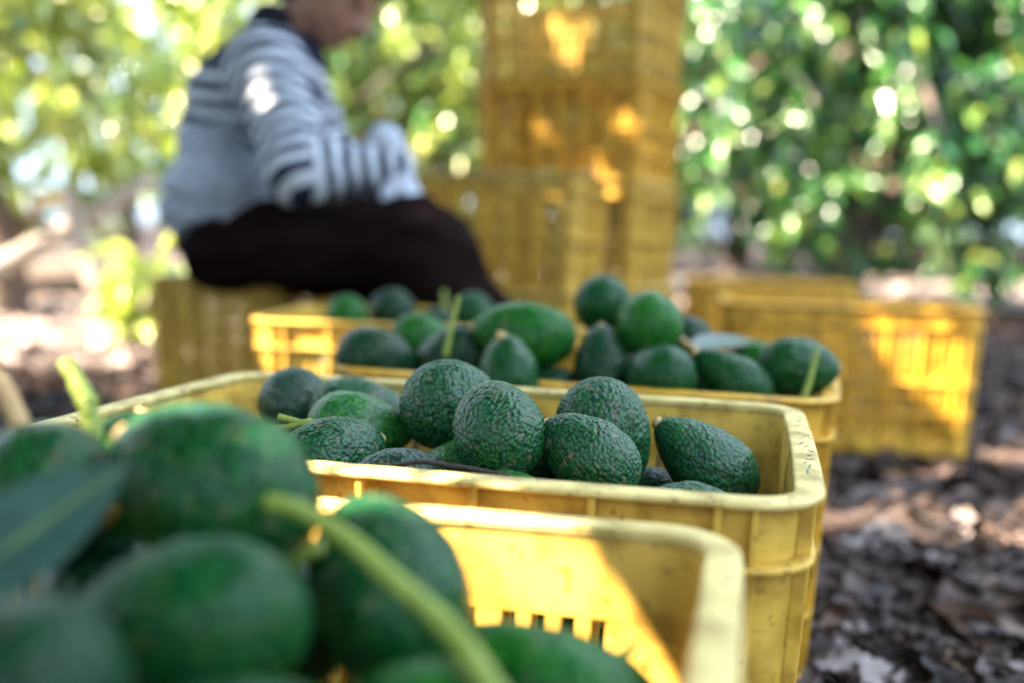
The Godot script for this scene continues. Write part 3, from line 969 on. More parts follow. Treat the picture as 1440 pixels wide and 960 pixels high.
		["avocado buried under the others in the second crate", Vector3(-0.146, 0.188, -0.663), 0.0325, 0.0410, Vector3(-0.711, -0.113, -0.695), false, 0, 0, 5.47, "avocados in the second crate underneath"],
		["avocado buried under the others in the second crate", Vector3(-0.020, 0.179, -0.805), 0.0325, 0.0410, Vector3(-0.882, -0.443, -0.159), false, 0, 1, 1.73, "avocados in the second crate underneath"],
		["avocado buried under the others in the second crate", Vector3(-0.045, 0.171, -0.732), 0.0325, 0.0410, Vector3(-0.060, -0.273, 0.960), false, 0, 0, 3.53, "avocados in the second crate underneath"],
		["avocado buried under the others in the second crate", Vector3(-0.067, 0.175, -0.644), 0.0325, 0.0410, Vector3(0.589, 0.175, 0.789), false, 0, 0, 2.51, "avocados in the second crate underneath"],
		["avocado buried under the others in the second crate", Vector3(0.055, 0.179, -0.793), 0.0325, 0.0410, Vector3(0.349, 0.255, 0.902), false, 0, 2, 3.85, "avocados in the second crate underneath"],
		["avocado buried under the others in the second crate", Vector3(0.028, 0.175, -0.705), 0.0325, 0.0410, Vector3(-0.980, -0.094, 0.176), false, 0, 2, 1.23, "avocados in the second crate underneath"],
		["avocado buried under the others in the second crate", Vector3(0.015, 0.168, -0.629), 0.0325, 0.0410, Vector3(-0.196, -0.139, 0.971), false, 0, 0, 1.13, "avocados in the second crate underneath"],
		["avocado buried under the others in the second crate", Vector3(0.133, 0.165, -0.768), 0.0325, 0.0410, Vector3(0.550, 0.345, 0.761), false, 0, 1, 4.69, "avocados in the second crate underneath"],
		["avocado buried under the others in the second crate", Vector3(0.109, 0.177, -0.686), 0.0325, 0.0410, Vector3(-0.462, -0.103, -0.881), false, 0, 2, 4.72, "avocados in the second crate underneath"],
		["avocado buried under the others in the second crate", Vector3(0.087, 0.172, -0.608), 0.0325, 0.0410, Vector3(0.029, 0.058, 0.998), false, 0, 2, 3.56, "avocados in the second crate underneath"],
		["avocado buried under the others in the third crate", Vector3(-0.142, 0.178, -1.250), 0.0325, 0.0410, Vector3(0.737, 0.475, 0.480), false, 0, 2, 5.78, "avocados in the third crate underneath"],
		["avocado buried under the others in the third crate", Vector3(-0.169, 0.182, -1.164), 0.0325, 0.0410, Vector3(-0.529, 0.281, -0.801), false, 0, 2, 1.29, "avocados in the third crate underneath"],
		["avocado buried under the others in the third crate", Vector3(-0.192, 0.175, -1.087), 0.0325, 0.0410, Vector3(-0.884, -0.030, 0.467), false, 0, 2, 5.34, "avocados in the third crate underneath"],
		["avocado buried under the others in the third crate", Vector3(-0.067, 0.175, -1.225), 0.0325, 0.0410, Vector3(-0.565, 0.056, 0.823), false, 0, 2, 1.06, "avocados in the third crate underneath"],
		["avocado buried under the others in the third crate", Vector3(-0.088, 0.174, -1.141), 0.0325, 0.0410, Vector3(0.755, 0.525, -0.392), false, 0, 1, 6.06, "avocados in the third crate underneath"],
		["avocado buried under the others in the third crate", Vector3(-0.118, 0.185, -1.070), 0.0325, 0.0410, Vector3(0.710, 0.308, -0.634), false, 0, 2, 3.92, "avocados in the third crate underneath"],
		["avocado buried under the others in the third crate", Vector3(0.017, 0.182, -1.200), 0.0325, 0.0410, Vector3(-0.963, 0.252, -0.099), false, 0, 1, 3.81, "avocados in the third crate underneath"],
		["avocado buried under the others in the third crate", Vector3(-0.012, 0.191, -1.120), 0.0325, 0.0410, Vector3(0.453, -0.308, -0.837), false, 0, 2, 6.10, "avocados in the third crate underneath"],
		["avocado buried under the others in the third crate", Vector3(-0.037, 0.179, -1.035), 0.0325, 0.0410, Vector3(0.184, -0.490, 0.852), false, 0, 1, 4.94, "avocados in the third crate underneath"],
		["avocado buried under the others in the third crate", Vector3(0.098, 0.181, -1.182), 0.0325, 0.0410, Vector3(0.508, 0.026, -0.861), false, 0, 0, 4.96, "avocados in the third crate underneath"],
		["avocado buried under the others in the third crate", Vector3(0.070, 0.182, -1.086), 0.0325, 0.0410, Vector3(-0.813, -0.225, 0.538), false, 0, 2, 0.34, "avocados in the third crate underneath"],
		["avocado buried under the others in the third crate", Vector3(0.044, 0.179, -1.016), 0.0325, 0.0410, Vector3(0.472, -0.305, -0.827), false, 0, 0, 2.32, "avocados in the third crate underneath"],
		["avocado buried under the others in the third crate", Vector3(0.168, 0.187, -1.166), 0.0325, 0.0410, Vector3(-0.911, 0.413, -0.022), false, 0, 2, 0.53, "avocados in the third crate underneath"],
		["avocado buried under the others in the third crate", Vector3(0.144, 0.180, -1.072), 0.0325, 0.0410, Vector3(0.942, -0.257, -0.215), false, 0, 2, 1.22, "avocados in the third crate underneath"],
		["avocado buried under the others in the third crate", Vector3(0.129, 0.182, -0.989), 0.0325, 0.0410, Vector3(-0.279, -0.203, 0.939), false, 0, 0, 1.34, "avocados in the third crate underneath"],
		["avocado buried under the others in the nearest crate", Vector3(-0.298, 0.163, -0.504), 0.0325, 0.0410, Vector3(-0.863, -0.135, -0.488), false, 0, 0, 5.39, "avocados in the nearest crate underneath"],
		["avocado buried under the others in the nearest crate", Vector3(-0.337, 0.155, -0.417), 0.0325, 0.0410, Vector3(0.754, 0.068, 0.653), false, 0, 1, 0.80, "avocados in the nearest crate underneath"],
		["avocado buried under the others in the nearest crate", Vector3(-0.351, 0.156, -0.333), 0.0325, 0.0410, Vector3(-0.078, -0.116, -0.990), false, 0, 2, 1.86, "avocados in the nearest crate underneath"],
		["avocado buried under the others in the nearest crate", Vector3(-0.231, 0.159, -0.473), 0.0325, 0.0410, Vector3(0.907, 0.421, 0.008), false, 0, 0, 3.10, "avocados in the nearest crate underneath"],
		["avocado buried under the others in the nearest crate", Vector3(-0.247, 0.159, -0.395), 0.0325, 0.0410, Vector3(-0.745, 0.502, -0.440), false, 0, 0, 5.33, "avocados in the nearest crate underneath"],
		["avocado buried under the others in the nearest crate", Vector3(-0.272, 0.155, -0.308), 0.0325, 0.0410, Vector3(-0.517, 0.256, -0.817), false, 0, 2, 6.06, "avocados in the nearest crate underneath"],
		["avocado buried under the others in the nearest crate", Vector3(-0.147, 0.164, -0.456), 0.0325, 0.0410, Vector3(-0.052, 0.293, -0.955), false, 0, 1, 4.45, "avocados in the nearest crate underneath"],
		["avocado buried under the others in the nearest crate", Vector3(-0.177, 0.164, -0.375), 0.0325, 0.0410, Vector3(0.403, -0.307, -0.862), false, 0, 0, 1.34, "avocados in the nearest crate underneath"],
		["avocado buried under the others in the nearest crate", Vector3(-0.190, 0.168, -0.292), 0.0325, 0.0410, Vector3(0.583, 0.058, -0.810), false, 0, 2, 3.42, "avocados in the nearest crate underneath"],
		["avocado buried under the others in the nearest crate", Vector3(-0.070, 0.164, -0.440), 0.0325, 0.0410, Vector3(0.686, -0.064, -0.724), false, 0, 1, 4.43, "avocados in the nearest crate underneath"],
		["avocado buried under the others in the nearest crate", Vector3(-0.094, 0.145, -0.354), 0.0325, 0.0410, Vector3(0.326, 0.146, 0.934), false, 0, 0, 0.33, "avocados in the nearest crate underneath"],
		["avocado buried under the others in the nearest crate", Vector3(-0.110, 0.165, -0.275), 0.0325, 0.0410, Vector3(0.265, -0.265, 0.927), false, 0, 2, 4.27, "avocados in the nearest crate underneath"],
		["avocado buried under the others in the nearest crate", Vector3(0.011, 0.147, -0.412), 0.0325, 0.0410, Vector3(0.227, 0.098, -0.969), false, 0, 2, 2.31, "avocados in the nearest crate underneath"],
		["avocado buried under the others in the nearest crate", Vector3(-0.004, 0.162, -0.337), 0.0325, 0.0410, Vector3(0.208, 0.389, 0.898), false, 0, 0, 3.70, "avocados in the nearest crate underneath"],
		["avocado buried under the others in the nearest crate", Vector3(-0.031, 0.150, -0.253), 0.0325, 0.0410, Vector3(0.569, 0.220, -0.793), false, 0, 2, 4.20, "avocados in the nearest crate underneath"],
		["avocado buried under the others in the crate before the person", Vector3(-0.282, 0.225, -1.724), 0.0325, 0.0410, Vector3(0.784, -0.442, 0.436), false, 0, 0, 4.20, "avocados in the crate before the person underneath"],
		["avocado buried under the others in the crate before the person", Vector3(-0.286, 0.205, -1.638), 0.0325, 0.0410, Vector3(-0.960, 0.070, -0.270), false, 0, 1, 3.28, "avocados in the crate before the person underneath"],
		["avocado buried under the others in the crate before the person", Vector3(-0.282, 0.218, -1.552), 0.0325, 0.0410, Vector3(0.824, 0.560, -0.085), false, 0, 2, 3.48, "avocados in the crate before the person underneath"],
		["avocado buried under the others in the crate before the person", Vector3(-0.193, 0.210, -1.720), 0.0325, 0.0410, Vector3(-0.276, -0.198, -0.941), false, 0, 2, 1.24, "avocados in the crate before the person underneath"],
		["avocado buried under the others in the crate before the person", Vector3(-0.200, 0.224, -1.635), 0.0325, 0.0410, Vector3(-0.999, -0.001, 0.042), false, 0, 1, 3.11, "avocados in the crate before the person underneath"],
		["avocado buried under the others in the crate before the person", Vector3(-0.203, 0.213, -1.558), 0.0325, 0.0410, Vector3(-0.579, -0.407, -0.707), false, 0, 2, 0.79, "avocados in the crate before the person underneath"],
		["avocado buried under the others in the crate before the person", Vector3(-0.112, 0.221, -1.714), 0.0325, 0.0410, Vector3(-0.958, -0.282, 0.051), false, 0, 0, 3.02, "avocados in the crate before the person underneath"],
		["avocado buried under the others in the crate before the person", Vector3(-0.121, 0.220, -1.627), 0.0325, 0.0410, Vector3(-0.635, -0.179, 0.752), false, 0, 1, 3.37, "avocados in the crate before the person underneath"],
		["avocado buried under the others in the crate before the person", Vector3(-0.128, 0.214, -1.548), 0.0325, 0.0410, Vector3(-0.628, 0.525, 0.574), false, 0, 0, 4.86, "avocados in the crate before the person underneath"],
		["avocado buried under the others in the crate before the person", Vector3(-0.035, 0.209, -1.709), 0.0325, 0.0410, Vector3(-0.161, 0.004, 0.987), false, 0, 0, 2.47, "avocados in the crate before the person underneath"],
		["avocado buried under the others in the crate before the person", Vector3(-0.035, 0.223, -1.631), 0.0325, 0.0410, Vector3(-0.944, 0.331, 0.003), false, 0, 2, 0.12, "avocados in the crate before the person underneath"],
		["avocado buried under the others in the crate before the person", Vector3(-0.042, 0.219, -1.537), 0.0325, 0.0410, Vector3(0.780, 0.052, 0.624), false, 0, 2, 3.31, "avocados in the crate before the person underneath"],
		["avocado buried under the others in the crate before the person", Vector3(0.048, 0.209, -1.705), 0.0325, 0.0410, Vector3(0.857, -0.227, 0.462), false, 0, 0, 1.29, "avocados in the crate before the person underneath"],
		["avocado buried under the others in the crate before the person", Vector3(0.052, 0.208, -1.622), 0.0325, 0.0410, Vector3(-0.309, -0.098, -0.946), false, 0, 1, 4.66, "avocados in the crate before the person underneath"],
		["avocado buried under the others in the crate before the person", Vector3(0.044, 0.214, -1.540), 0.0325, 0.0410, Vector3(-0.595, -0.497, 0.632), false, 0, 2, 2.44, "avocados in the crate before the person underneath"],
	]:
		var o := MeshInstance3D.new()
		o.name = numbered("avocado")
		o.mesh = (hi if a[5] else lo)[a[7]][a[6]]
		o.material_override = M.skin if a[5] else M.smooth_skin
		add_child(o, true)
		var y: Vector3 = a[4].normalized()
		var x := y.cross(Vector3(0.3, 0.2, 0.9)).normalized()
		var b := Basis(x, y, x.cross(y)).rotated(y, a[8])
		o.transform = Transform3D(b.scaled_local(Vector3(a[2], a[3], a[2])), a[1])
		tag(o, a[0], "avocado", a[9])
		var s := part("stalk_end", button, M.tan_stalk, o)
		s.position = Vector3(0, -0.97, 0)


# ---------------------------------------------------------------- the person
func blended(prims: Array, cell: float, k: float) -> Array:
	# surface nets over a smooth union of tapered capsules [a, b, ra, rb, ...] and ellipsoids [centre, radii, basis]; returns [vertices, indices]
	var lo := Vector3.ONE * 1e9
	var hi := -lo
	var boxes := []
	for p in prims:
		var a: Vector3
		var b: Vector3
		var r: float
		if p[1] is Vector3 and p.size() == 3 and p[2] is Basis:
			r = maxf(p[1].x, maxf(p[1].y, p[1].z))
			a = p[0]
			b = p[0]
		else:
			a = p[0]
			b = p[1]
			r = maxf(p[2], p[3])
		var g := Vector3.ONE * (r + k + cell * 2.0)
		boxes.append([a.min(b) - g, a.max(b) + g])
		lo = lo.min(a.min(b) - g)
		hi = hi.max(a.max(b) + g)
	var nx := int((hi.x - lo.x) / cell) + 2
	var ny := int((hi.y - lo.y) / cell) + 2
	var nz := int((hi.z - lo.z) / cell) + 2
	var f := PackedFloat32Array()
	f.resize(nx * ny * nz)
	f.fill(0.4)
	for n in prims.size():
		var p: Array = prims[n]
		var round_ := p.size() == 3 and p[2] is Basis
		var a: Vector3 = p[0]
		var ab := Vector3.ZERO
		var inv := 0.0
		var turn := Basis()
		var rad := Vector3.ONE
		var ra := 0.0
		var dr := 0.0
		if round_:
			rad = p[1]
			turn = p[2].inverse()
		else:
			ab = p[1] - a
			inv = 1.0 / maxf(ab.length_squared(), 1e-9)
			ra = p[2]
			dr = p[3] - p[2]
		var i0 := Vector3i(((boxes[n][0] - lo) / cell).floor()).clamp(Vector3i.ZERO, Vector3i(nx - 1, ny - 1, nz - 1))
		var i1 := Vector3i(((boxes[n][1] - lo) / cell).ceil()).clamp(Vector3i.ZERO, Vector3i(nx - 1, ny - 1, nz - 1))
		for iz in range(i0.z, i1.z + 1):
			for iy in range(i0.y, i1.y + 1):
				var at := (iz * ny + iy) * nx
				for ix in range(i0.x, i1.x + 1):
					var q := lo + Vector3(ix, iy, iz) * cell - a
					var d: float
					if round_:
						q = turn * q
						var k0 := (q / rad).length()
						d = k0 * (k0 - 1.0) / maxf((q / (rad * rad)).length(), 1e-6)
					else:
						var t := clampf(q.dot(ab) * inv, 0.0, 1.0)
						d = (q - ab * t).length() - ra - dr * t
					var e := f[at + ix]
					var h := maxf(k - absf(d - e), 0.0) / k
					f[at + ix] = minf(d, e) - h * h * k * 0.25
	var v := PackedVector3Array()
	var idx := PackedInt32Array()
	var cellv := PackedInt32Array()
	cellv.resize(nx * ny * nz)
	cellv.fill(-1)
	var step := [0, 1, nx, nx + 1, nx * ny, nx * ny + 1, nx * ny + nx, nx * ny + nx + 1]
	var edges := [[0, 1], [2, 3], [4, 5], [6, 7], [0, 2], [1, 3], [4, 6], [5, 7], [0, 4], [1, 5], [2, 6], [3, 7]]
	for iz in nz - 1:
		for iy in ny - 1:
			var row := (iz * ny + iy) * nx
			for ix in nx - 1:
				var at := row + ix
				var f0 := f[at]
				if f0 > cell * 2.5 or f0 < -cell * 2.5:
					continue
				var mask := 0
				for c in 8:
					if f[at + step[c]] < 0.0:
						mask |= 1 << c
				if mask == 0 or mask == 255:
					continue
				var sum := Vector3.ZERO
				var count := 0
				for e in edges:
					var c0: int = e[0]
					var c1: int = e[1]
					if (mask >> c0 & 1) != (mask >> c1 & 1):
						var d0 := f[at + step[c0]]
						var d1 := f[at + step[c1]]
						var t := d0 / (d0 - d1)
						sum += Vector3(c0 & 1, c0 >> 1 & 1, c0 >> 2).lerp(Vector3(c1 & 1, c1 >> 1 & 1, c1 >> 2), t)
						count += 1
				cellv[at] = v.size()
				v.append(lo + (Vector3(ix, iy, iz) + sum / count) * cell)
				if ix > 0 and iy > 0 and iz > 0:
					var s0 := f0 < 0.0
					for axis in 3:
						var along: int = [1, nx, nx * ny][axis]
						if s0 != (f[at + along] < 0.0):
							var u: int = [nx, nx * ny, 1][axis]
							var w: int = [nx * ny, 1, nx][axis]
							var q := [cellv[at], cellv[at - u], cellv[at - u - w], cellv[at - w]]
							if q.min() < 0:
								continue
							if s0:
								idx.append_array([q[0], q[2], q[1], q[0], q[3], q[2]])
							else:
								idx.append_array([q[0], q[1], q[2], q[0], q[2], q[3]])
	return [v, idx]


func fit_uv(v: PackedVector3Array, prims: Array, pitch: float) -> PackedVector2Array:
	# v runs along the nearest limb, so that stripes go round it
	var uvs := PackedVector2Array()
	for p in v:
		var best := 1e9
		var s := 0.0
		for b in prims:
			var ab: Vector3 = b[1] - b[0]
			var t := clampf((p - b[0]).dot(ab) / ab.length_squared(), -0.3, 1.3)
			var d: float = (p - b[0] - ab * clampf(t, 0.0, 1.0)).length() - lerpf(b[2], b[3], clampf(t, 0.0, 1.0))
			if d < best:
				best = d
				s = b[4] + t * ab.length()
		uvs.append(Vector2(0.5, s / pitch))
	return uvs


func creased(v: PackedVector3Array, amp: float, size: float, seed_: float) -> PackedVector3Array:
	# cloth that hangs in folds: pushes the surface in and out along slanting ridges
	var out := PackedVector3Array()
	for p in v:
		var q := Vector3(p.x * 0.8 + p.y * 0.9, p.y * 1.6 - p.x * 0.5, p.z * 0.7) * (20.0 / size)
		var a := bare_noise.get_noise_3d(q.x + seed_, q.y, q.z)
		var b := bare_noise.get_noise_3d(q.x, q.y + 90.0 + seed_, q.z)
		var c := bare_noise.get_noise_3d(q.x, q.y, q.z + 180.0 + seed_)
		out.append(p + Vector3(a, b, c) * amp)
	return out


func hand_bones(wrist: Vector3, along: Vector3, back: Vector3, thumb_side: float, curl: float, grow: float) -> Array:
	var y := along.normalized()
	var z := (back - y * back.dot(y)).normalized()
	var x := y.cross(z) * thumb_side
	var out := [[wrist, wrist + y * 0.03, 0.025 + grow, 0.026 + grow]]
	for k in 4:
		var off := x * (0.030 - 0.020 * k)
		var root := wrist + y * (0.088 - 0.004 * absf(k - 1.2)) + off
		out.append([wrist + y * 0.02 + off * 0.6, root, 0.015 + grow, 0.012 + grow])
		var dir := y + x * (0.10 - 0.07 * k)
		var lens: Array = [[0.040, 0.024, 0.020], [0.044, 0.028, 0.021], [0.041, 0.026, 0.020], [0.032, 0.019, 0.018]][k]
		var p := root
		for j in 3:
			dir = dir.rotated(x * thumb_side, -curl * (0.75 + 0.12 * k) * (0.7 if j == 0 else 1.0) * thumb_side).normalized()
			var q: Vector3 = p + dir * lens[j]
			out.append([p, q, 0.0092 - 0.0006 * j + grow, 0.0086 - 0.0007 * j + grow])
			p = q
	var t0 := wrist + y * 0.025 + x * 0.024 - z * 0.006
	var t1 := t0 + (y * 0.55 + x * 0.75 - z * 0.45).normalized() * 0.042
	var t2 := t1 + (y * 0.85 + x * 0.2 - z * 0.5).normalized() * 0.032
	var t3 := t2 + (y * 0.85 - x * 0.15 - z * 0.55).normalized() * 0.026
	out.append([t0, t1, 0.014 + grow, 0.0115 + grow])
	out.append([t1, t2, 0.0112 + grow, 0.0098 + grow])
	out.append([t2, t3, 0.0098 + grow, 0.0078 + grow])
	return out


func joined_mesh(parts: Array) -> ArrayMesh:
	var v := PackedVector3Array()
	var idx := PackedInt32Array()
	for p in parts:
		var at := v.size()
		v.append_array(p[0])
		for i in p[1]:
			idx.append(i + at)
	return smooth_mesh(v, idx)


func person() -> void:
	var at := Vector3(-0.66, 0, -2.24)
	var t := thing("person", "person in a blue and white striped jumper and dark trousers sitting bowed on a crate", "person", at)
	var L := func(x: float, y: float, z: float) -> Vector3: return Vector3(x, y, z) - at
	var hip: Vector3 = L.call(-0.635, 0.401, -2.259)
	var hipN: Vector3 = L.call(-0.605, 0.401, -2.159)
	var hipF: Vector3 = L.call(-0.605, 0.401, -2.359)
	var waist: Vector3 = L.call(-0.620, 0.551, -2.276)
	var chest: Vector3 = L.call(-0.592, 0.697, -2.294)
	var shN: Vector3 = L.call(-0.531, 0.771, -2.129)
	var shF: Vector3 = L.call(-0.556, 0.822, -2.477)
	var elN: Vector3 = L.call(-0.431, 0.554, -1.995)
	var wrN: Vector3 = L.call(-0.247, 0.568, -2.056)
	var elF: Vector3 = L.call(-0.448, 0.569, -2.479)
	var wrF: Vector3 = L.call(-0.269, 0.536, -2.174)
	var knN: Vector3 = L.call(-0.187, 0.407, -1.999)
	var anN: Vector3 = L.call(0.025, 0.100, -1.898)
	var knF: Vector3 = L.call(-0.219, 0.403, -2.230)
	var anF: Vector3 = L.call(-0.324, 0.100, -2.264)
	var neck0: Vector3 = L.call(-0.534, 0.817, -2.303)
	var neck1: Vector3 = L.call(-0.500, 0.876, -2.296)
	var head: Vector3 = L.call(-0.409, 0.958, -2.290)
	var face := Vector3(0.74, -0.62, 0.26).normalized()
	var side_of_face := face.cross(Vector3(0.62, 0.75, 0.0)).normalized()
	var face_up := side_of_face.cross(face).normalized()
	var palmN := Vector3(0.42, -0.88, -0.15)
	var backN := Vector3(0.7, 0.6, 0.35)
	var palmF := Vector3(0.30, -0.92, 0.15)
	var backF := Vector3(0.7, 0.6, -0.35)
	# the body: torso, limbs and neck, then head and hands on finer grids, all in one mesh
	var torso := [[hip + Vector3(0.0, 0.02, 0), waist, 0.10, 0.105], [waist, chest, 0.115, 0.135], [hipN, hipF, 0.075, 0.075], [shN, shF, 0.055, 0.055], [chest, neck0, 0.10, 0.055], [neck0, neck1, 0.056, 0.054]]
	var arms := [[shN, elN, 0.052, 0.041], [elN, wrN, 0.043, 0.028], [shF, elF, 0.052, 0.041], [elF, wrF, 0.043, 0.028]]
	var legs := [[hipN, knN, 0.078, 0.060], [knN, anN, 0.060, 0.040], [hipF, knF, 0.078, 0.060], [knF, anF, 0.060, 0.040]]
	var feet := [[anN, anN + Vector3(-0.03, -0.045, 0), 0.038, 0.034], [anN + Vector3(-0.03, -0.045, 0), anN + Vector3(0.15, -0.052, 0.03), 0.036, 0.026], [anF, anF + Vector3(-0.03, -0.045, 0), 0.038, 0.034], [anF + Vector3(-0.03, -0.045, 0), anF + Vector3(0.15, -0.052, 0.0), 0.036, 0.026]]
	var hb := Basis(face_up.cross(face).normalized(), face_up, face)
	var H := func(x: float, y: float, z: float) -> Vector3: return head + hb * Vector3(x, y, z)
	var skull := [
		[head + hb * Vector3(0, 0.03, -0.015), Vector3(0.074, 0.092, 0.094), hb],
		[head + hb * Vector3(0, -0.035, 0.028), Vector3(0.060, 0.074, 0.062), hb],
		[head + hb * Vector3(0, -0.088, 0.056), Vector3(0.028, 0.022, 0.026), hb],
		[H.call(-0.045, -0.06, 0.0), H.call(-0.012, -0.092, 0.05), 0.02, 0.018], [H.call(0.045, -0.06, 0.0), H.call(0.012, -0.092, 0.05), 0.02, 0.018],
		[H.call(0, 0.012, 0.086), H.call(0, -0.026, 0.108), 0.009, 0.0135], [H.call(-0.012, -0.030, 0.093), H.call(0.012, -0.030, 0.093), 0.008, 0.008],
		[H.call(-0.02, -0.052, 0.083), H.call(0.02, -0.052, 0.083), 0.007, 0.007], [H.call(-0.017, -0.063, 0.082), H.call(0.017, -0.063, 0.082), 0.0085, 0.0085],
		[H.call(-0.045, 0.026, 0.072), H.call(0.045, 0.026, 0.072), 0.012, 0.012],
		[H.call(-0.031, 0.008, 0.071), H.call(-0.031, 0.008, 0.073), 0.012, 0.012], [H.call(0.031, 0.008, 0.071), H.call(0.031, 0.008, 0.073), 0.012, 0.012],
		[head + hb * Vector3(-0.076, -0.005, -0.012), Vector3(0.010, 0.031, 0.018), hb], [head + hb * Vector3(0.076, -0.005, -0.012), Vector3(0.010, 0.031, 0.018), hb],
		[neck1, head + hb * Vector3(0, -0.04, -0.02), 0.052, 0.05],
	]
	var handN := hand_bones(wrN, palmN, backN, 1.0, 0.55, 0.0)
	var handF := hand_bones(wrF, palmF, backF, -1.0, 0.55, 0.0)
	var body := joined_mesh([blended(torso + arms + legs + feet, 0.016, 0.03), blended(skull, 0.0055, 0.014), blended(handN, 0.0038, 0.006), blended(handF, 0.0038, 0.006)])
	var skin := plain(lin(0.27, 0.13, 0.085), 0.5)
	skin.subsurf_scatter_enabled = true
	skin.subsurf_scatter_strength = 0.15
	part("body", body, skin, t)
	var hair := blended([[head + hb * Vector3(0, 0.045, -0.025), Vector3(0.084, 0.094, 0.098), hb], [head + hb * Vector3(0, 0.085, 0.045), Vector3(0.068, 0.04, 0.055), hb], [head + hb * Vector3(0, -0.03, -0.075), Vector3(0.068, 0.07, 0.05), hb]], 0.009, 0.02)
	part("hair", smooth_mesh(hair[0], hair[1]), plain(lin(0.009, 0.007, 0.006), 0.75, 0.2), t)
	var cloth_bump := noise_texture(0.02, Color(0.72, 0.72, 0.72), Color(1, 1, 1), 21, 4)
	var trousers := plain(lin(0.013, 0.0068, 0.006), 0.95, 0.15)
	trousers.albedo_texture = cloth_bump
	trousers.uv1_triplanar = true
	trousers.uv1_scale = Vector3(5, 5, 5)
	var leg_cloth := [[hipN, knN, 0.096, 0.084], [knN, anN + Vector3(0, 0.05, 0), 0.084, 0.066], [hipF, knF, 0.096, 0.084], [knF, anF + Vector3(0, 0.05, 0), 0.084, 0.066], [hip + Vector3(0.0, 0.0, 0.09), hip + Vector3(0.0, 0.0, -0.09), 0.100, 0.100], [hip + Vector3(0.22, -0.02, 0.05), hip + Vector3(0.05, -0.01, 0), 0.10, 0.09]]
	var lb := blended(leg_cloth, 0.013, 0.05)
	part("trousers", smooth_mesh(creased(lb[0], 0.022, 0.16, 5.0), lb[1]), trousers, t)
	var stripes := Image.create(4, 64, false, Image.FORMAT_RGB8)
	for y in 64:
		var w := smoothstep(0.49, 0.57, absf(y / 64.0 - 0.5) * 2.0) 
		stripes.fill_rect(Rect2i(0, y, 4, 1), lin(0.014, 0.022, 0.045).lerp(lin(0.56, 0.62, 0.70), w))
	var knit := plain(Color.WHITE, 0.9, 0.3)
	knit.albedo_texture = ImageTexture.create_from_image(stripes)
	var sleeve := [[shN, elN, 0.074, 0.066, 0.0], [elN, wrN, 0.066, 0.038, 0.30], [shF, elF, 0.074, 0.066, 0.0], [elF, wrF, 0.062, 0.038, 0.30], [chest, waist + (chest - waist) * 0.25, 0.150, 0.150, 0.06], [neck0 + Vector3(0.0, -0.01, 0), chest, 0.095, 0.145, -0.06], [shN, shF, 0.074, 0.074, 0.0]]
	var sb := blended(sleeve, 0.0125, 0.045)
	part("jumper", smooth_mesh(creased(sb[0], 0.010, 0.13, 25.0), sb[1], PackedColorArray(), fit_uv(sb[0], sleeve.slice(0, 6), 0.037)), knit, t)
	var shirt := plain(lin(0.38, 0.43, 0.51), 0.9, 0.3)
	shirt.albedo_texture = cloth_bump
	shirt.uv1_triplanar = true
	shirt.uv1_scale = Vector3(4, 4, 4)
	var hem := blended([[waist + (chest - waist) * 0.45, waist, 0.142, 0.138], [waist, hip + Vector3(-0.01, 0.06, 0), 0.14, 0.13], [hip + Vector3(-0.015, 0.085, 0.10), hip + Vector3(-0.015, 0.085, -0.10), 0.112, 0.112], [hip + Vector3(0.03, 0.10, 0.09), hip + Vector3(0.03, 0.10, -0.09), 0.10, 0.10]], 0.0125, 0.05)
	part("shirt_tail", smooth_mesh(creased(hem[0], 0.034, 0.15, 45.0), hem[1]), shirt, t)
	var collar := blended([[neck0 + Vector3(-0.02, 0.02, 0.05), neck1 + Vector3(-0.05, 0.0, 0.03), 0.062, 0.055], [neck0 + Vector3(-0.03, 0.015, -0.045), neck1 + Vector3(-0.05, 0.0, -0.02), 0.055, 0.05], [neck0 + Vector3(0.03, 0.0, 0.03), neck0 + Vector3(0.03, 0.0, -0.03), 0.05, 0.05]], 0.011, 0.03)
	part("collar", smooth_mesh(collar[0], collar[1]), plain(lin(0.010, 0.012, 0.018), 0.9, 0.3), t)
	var glove := plain(lin(0.44, 0.49, 0.57), 0.85, 0.3)
	for g in [hand_bones(wrN, palmN, backN, 1.0, 0.55, 0.0022) + [[wrN - palmN.normalized() * 0.05, wrN, 0.038, 0.031]], hand_bones(wrF, palmF, backF, -1.0, 0.55, 0.0022) + [[wrF - palmF.normalized() * 0.05, wrF, 0.038, 0.031]]]:
		var gb := blended(g, 0.0042, 0.006)
		part("glove", smooth_mesh(gb[0], gb[1]), glove, t)
	var boot := plain(lin(0.03, 0.025, 0.02), 0.6)
	for a in [anN, anF]:
		var f := blended([[a + Vector3(-0.005, 0.06, 0), a + Vector3(-0.02, -0.03, 0), 0.052, 0.047], [a + Vector3(-0.03, -0.04, 0), a + Vector3(0.155, -0.05, 0.015), 0.046, 0.036]], 0.012, 0.02)
		part("boot", smooth_mesh(f[0], f[1]), boot, t)


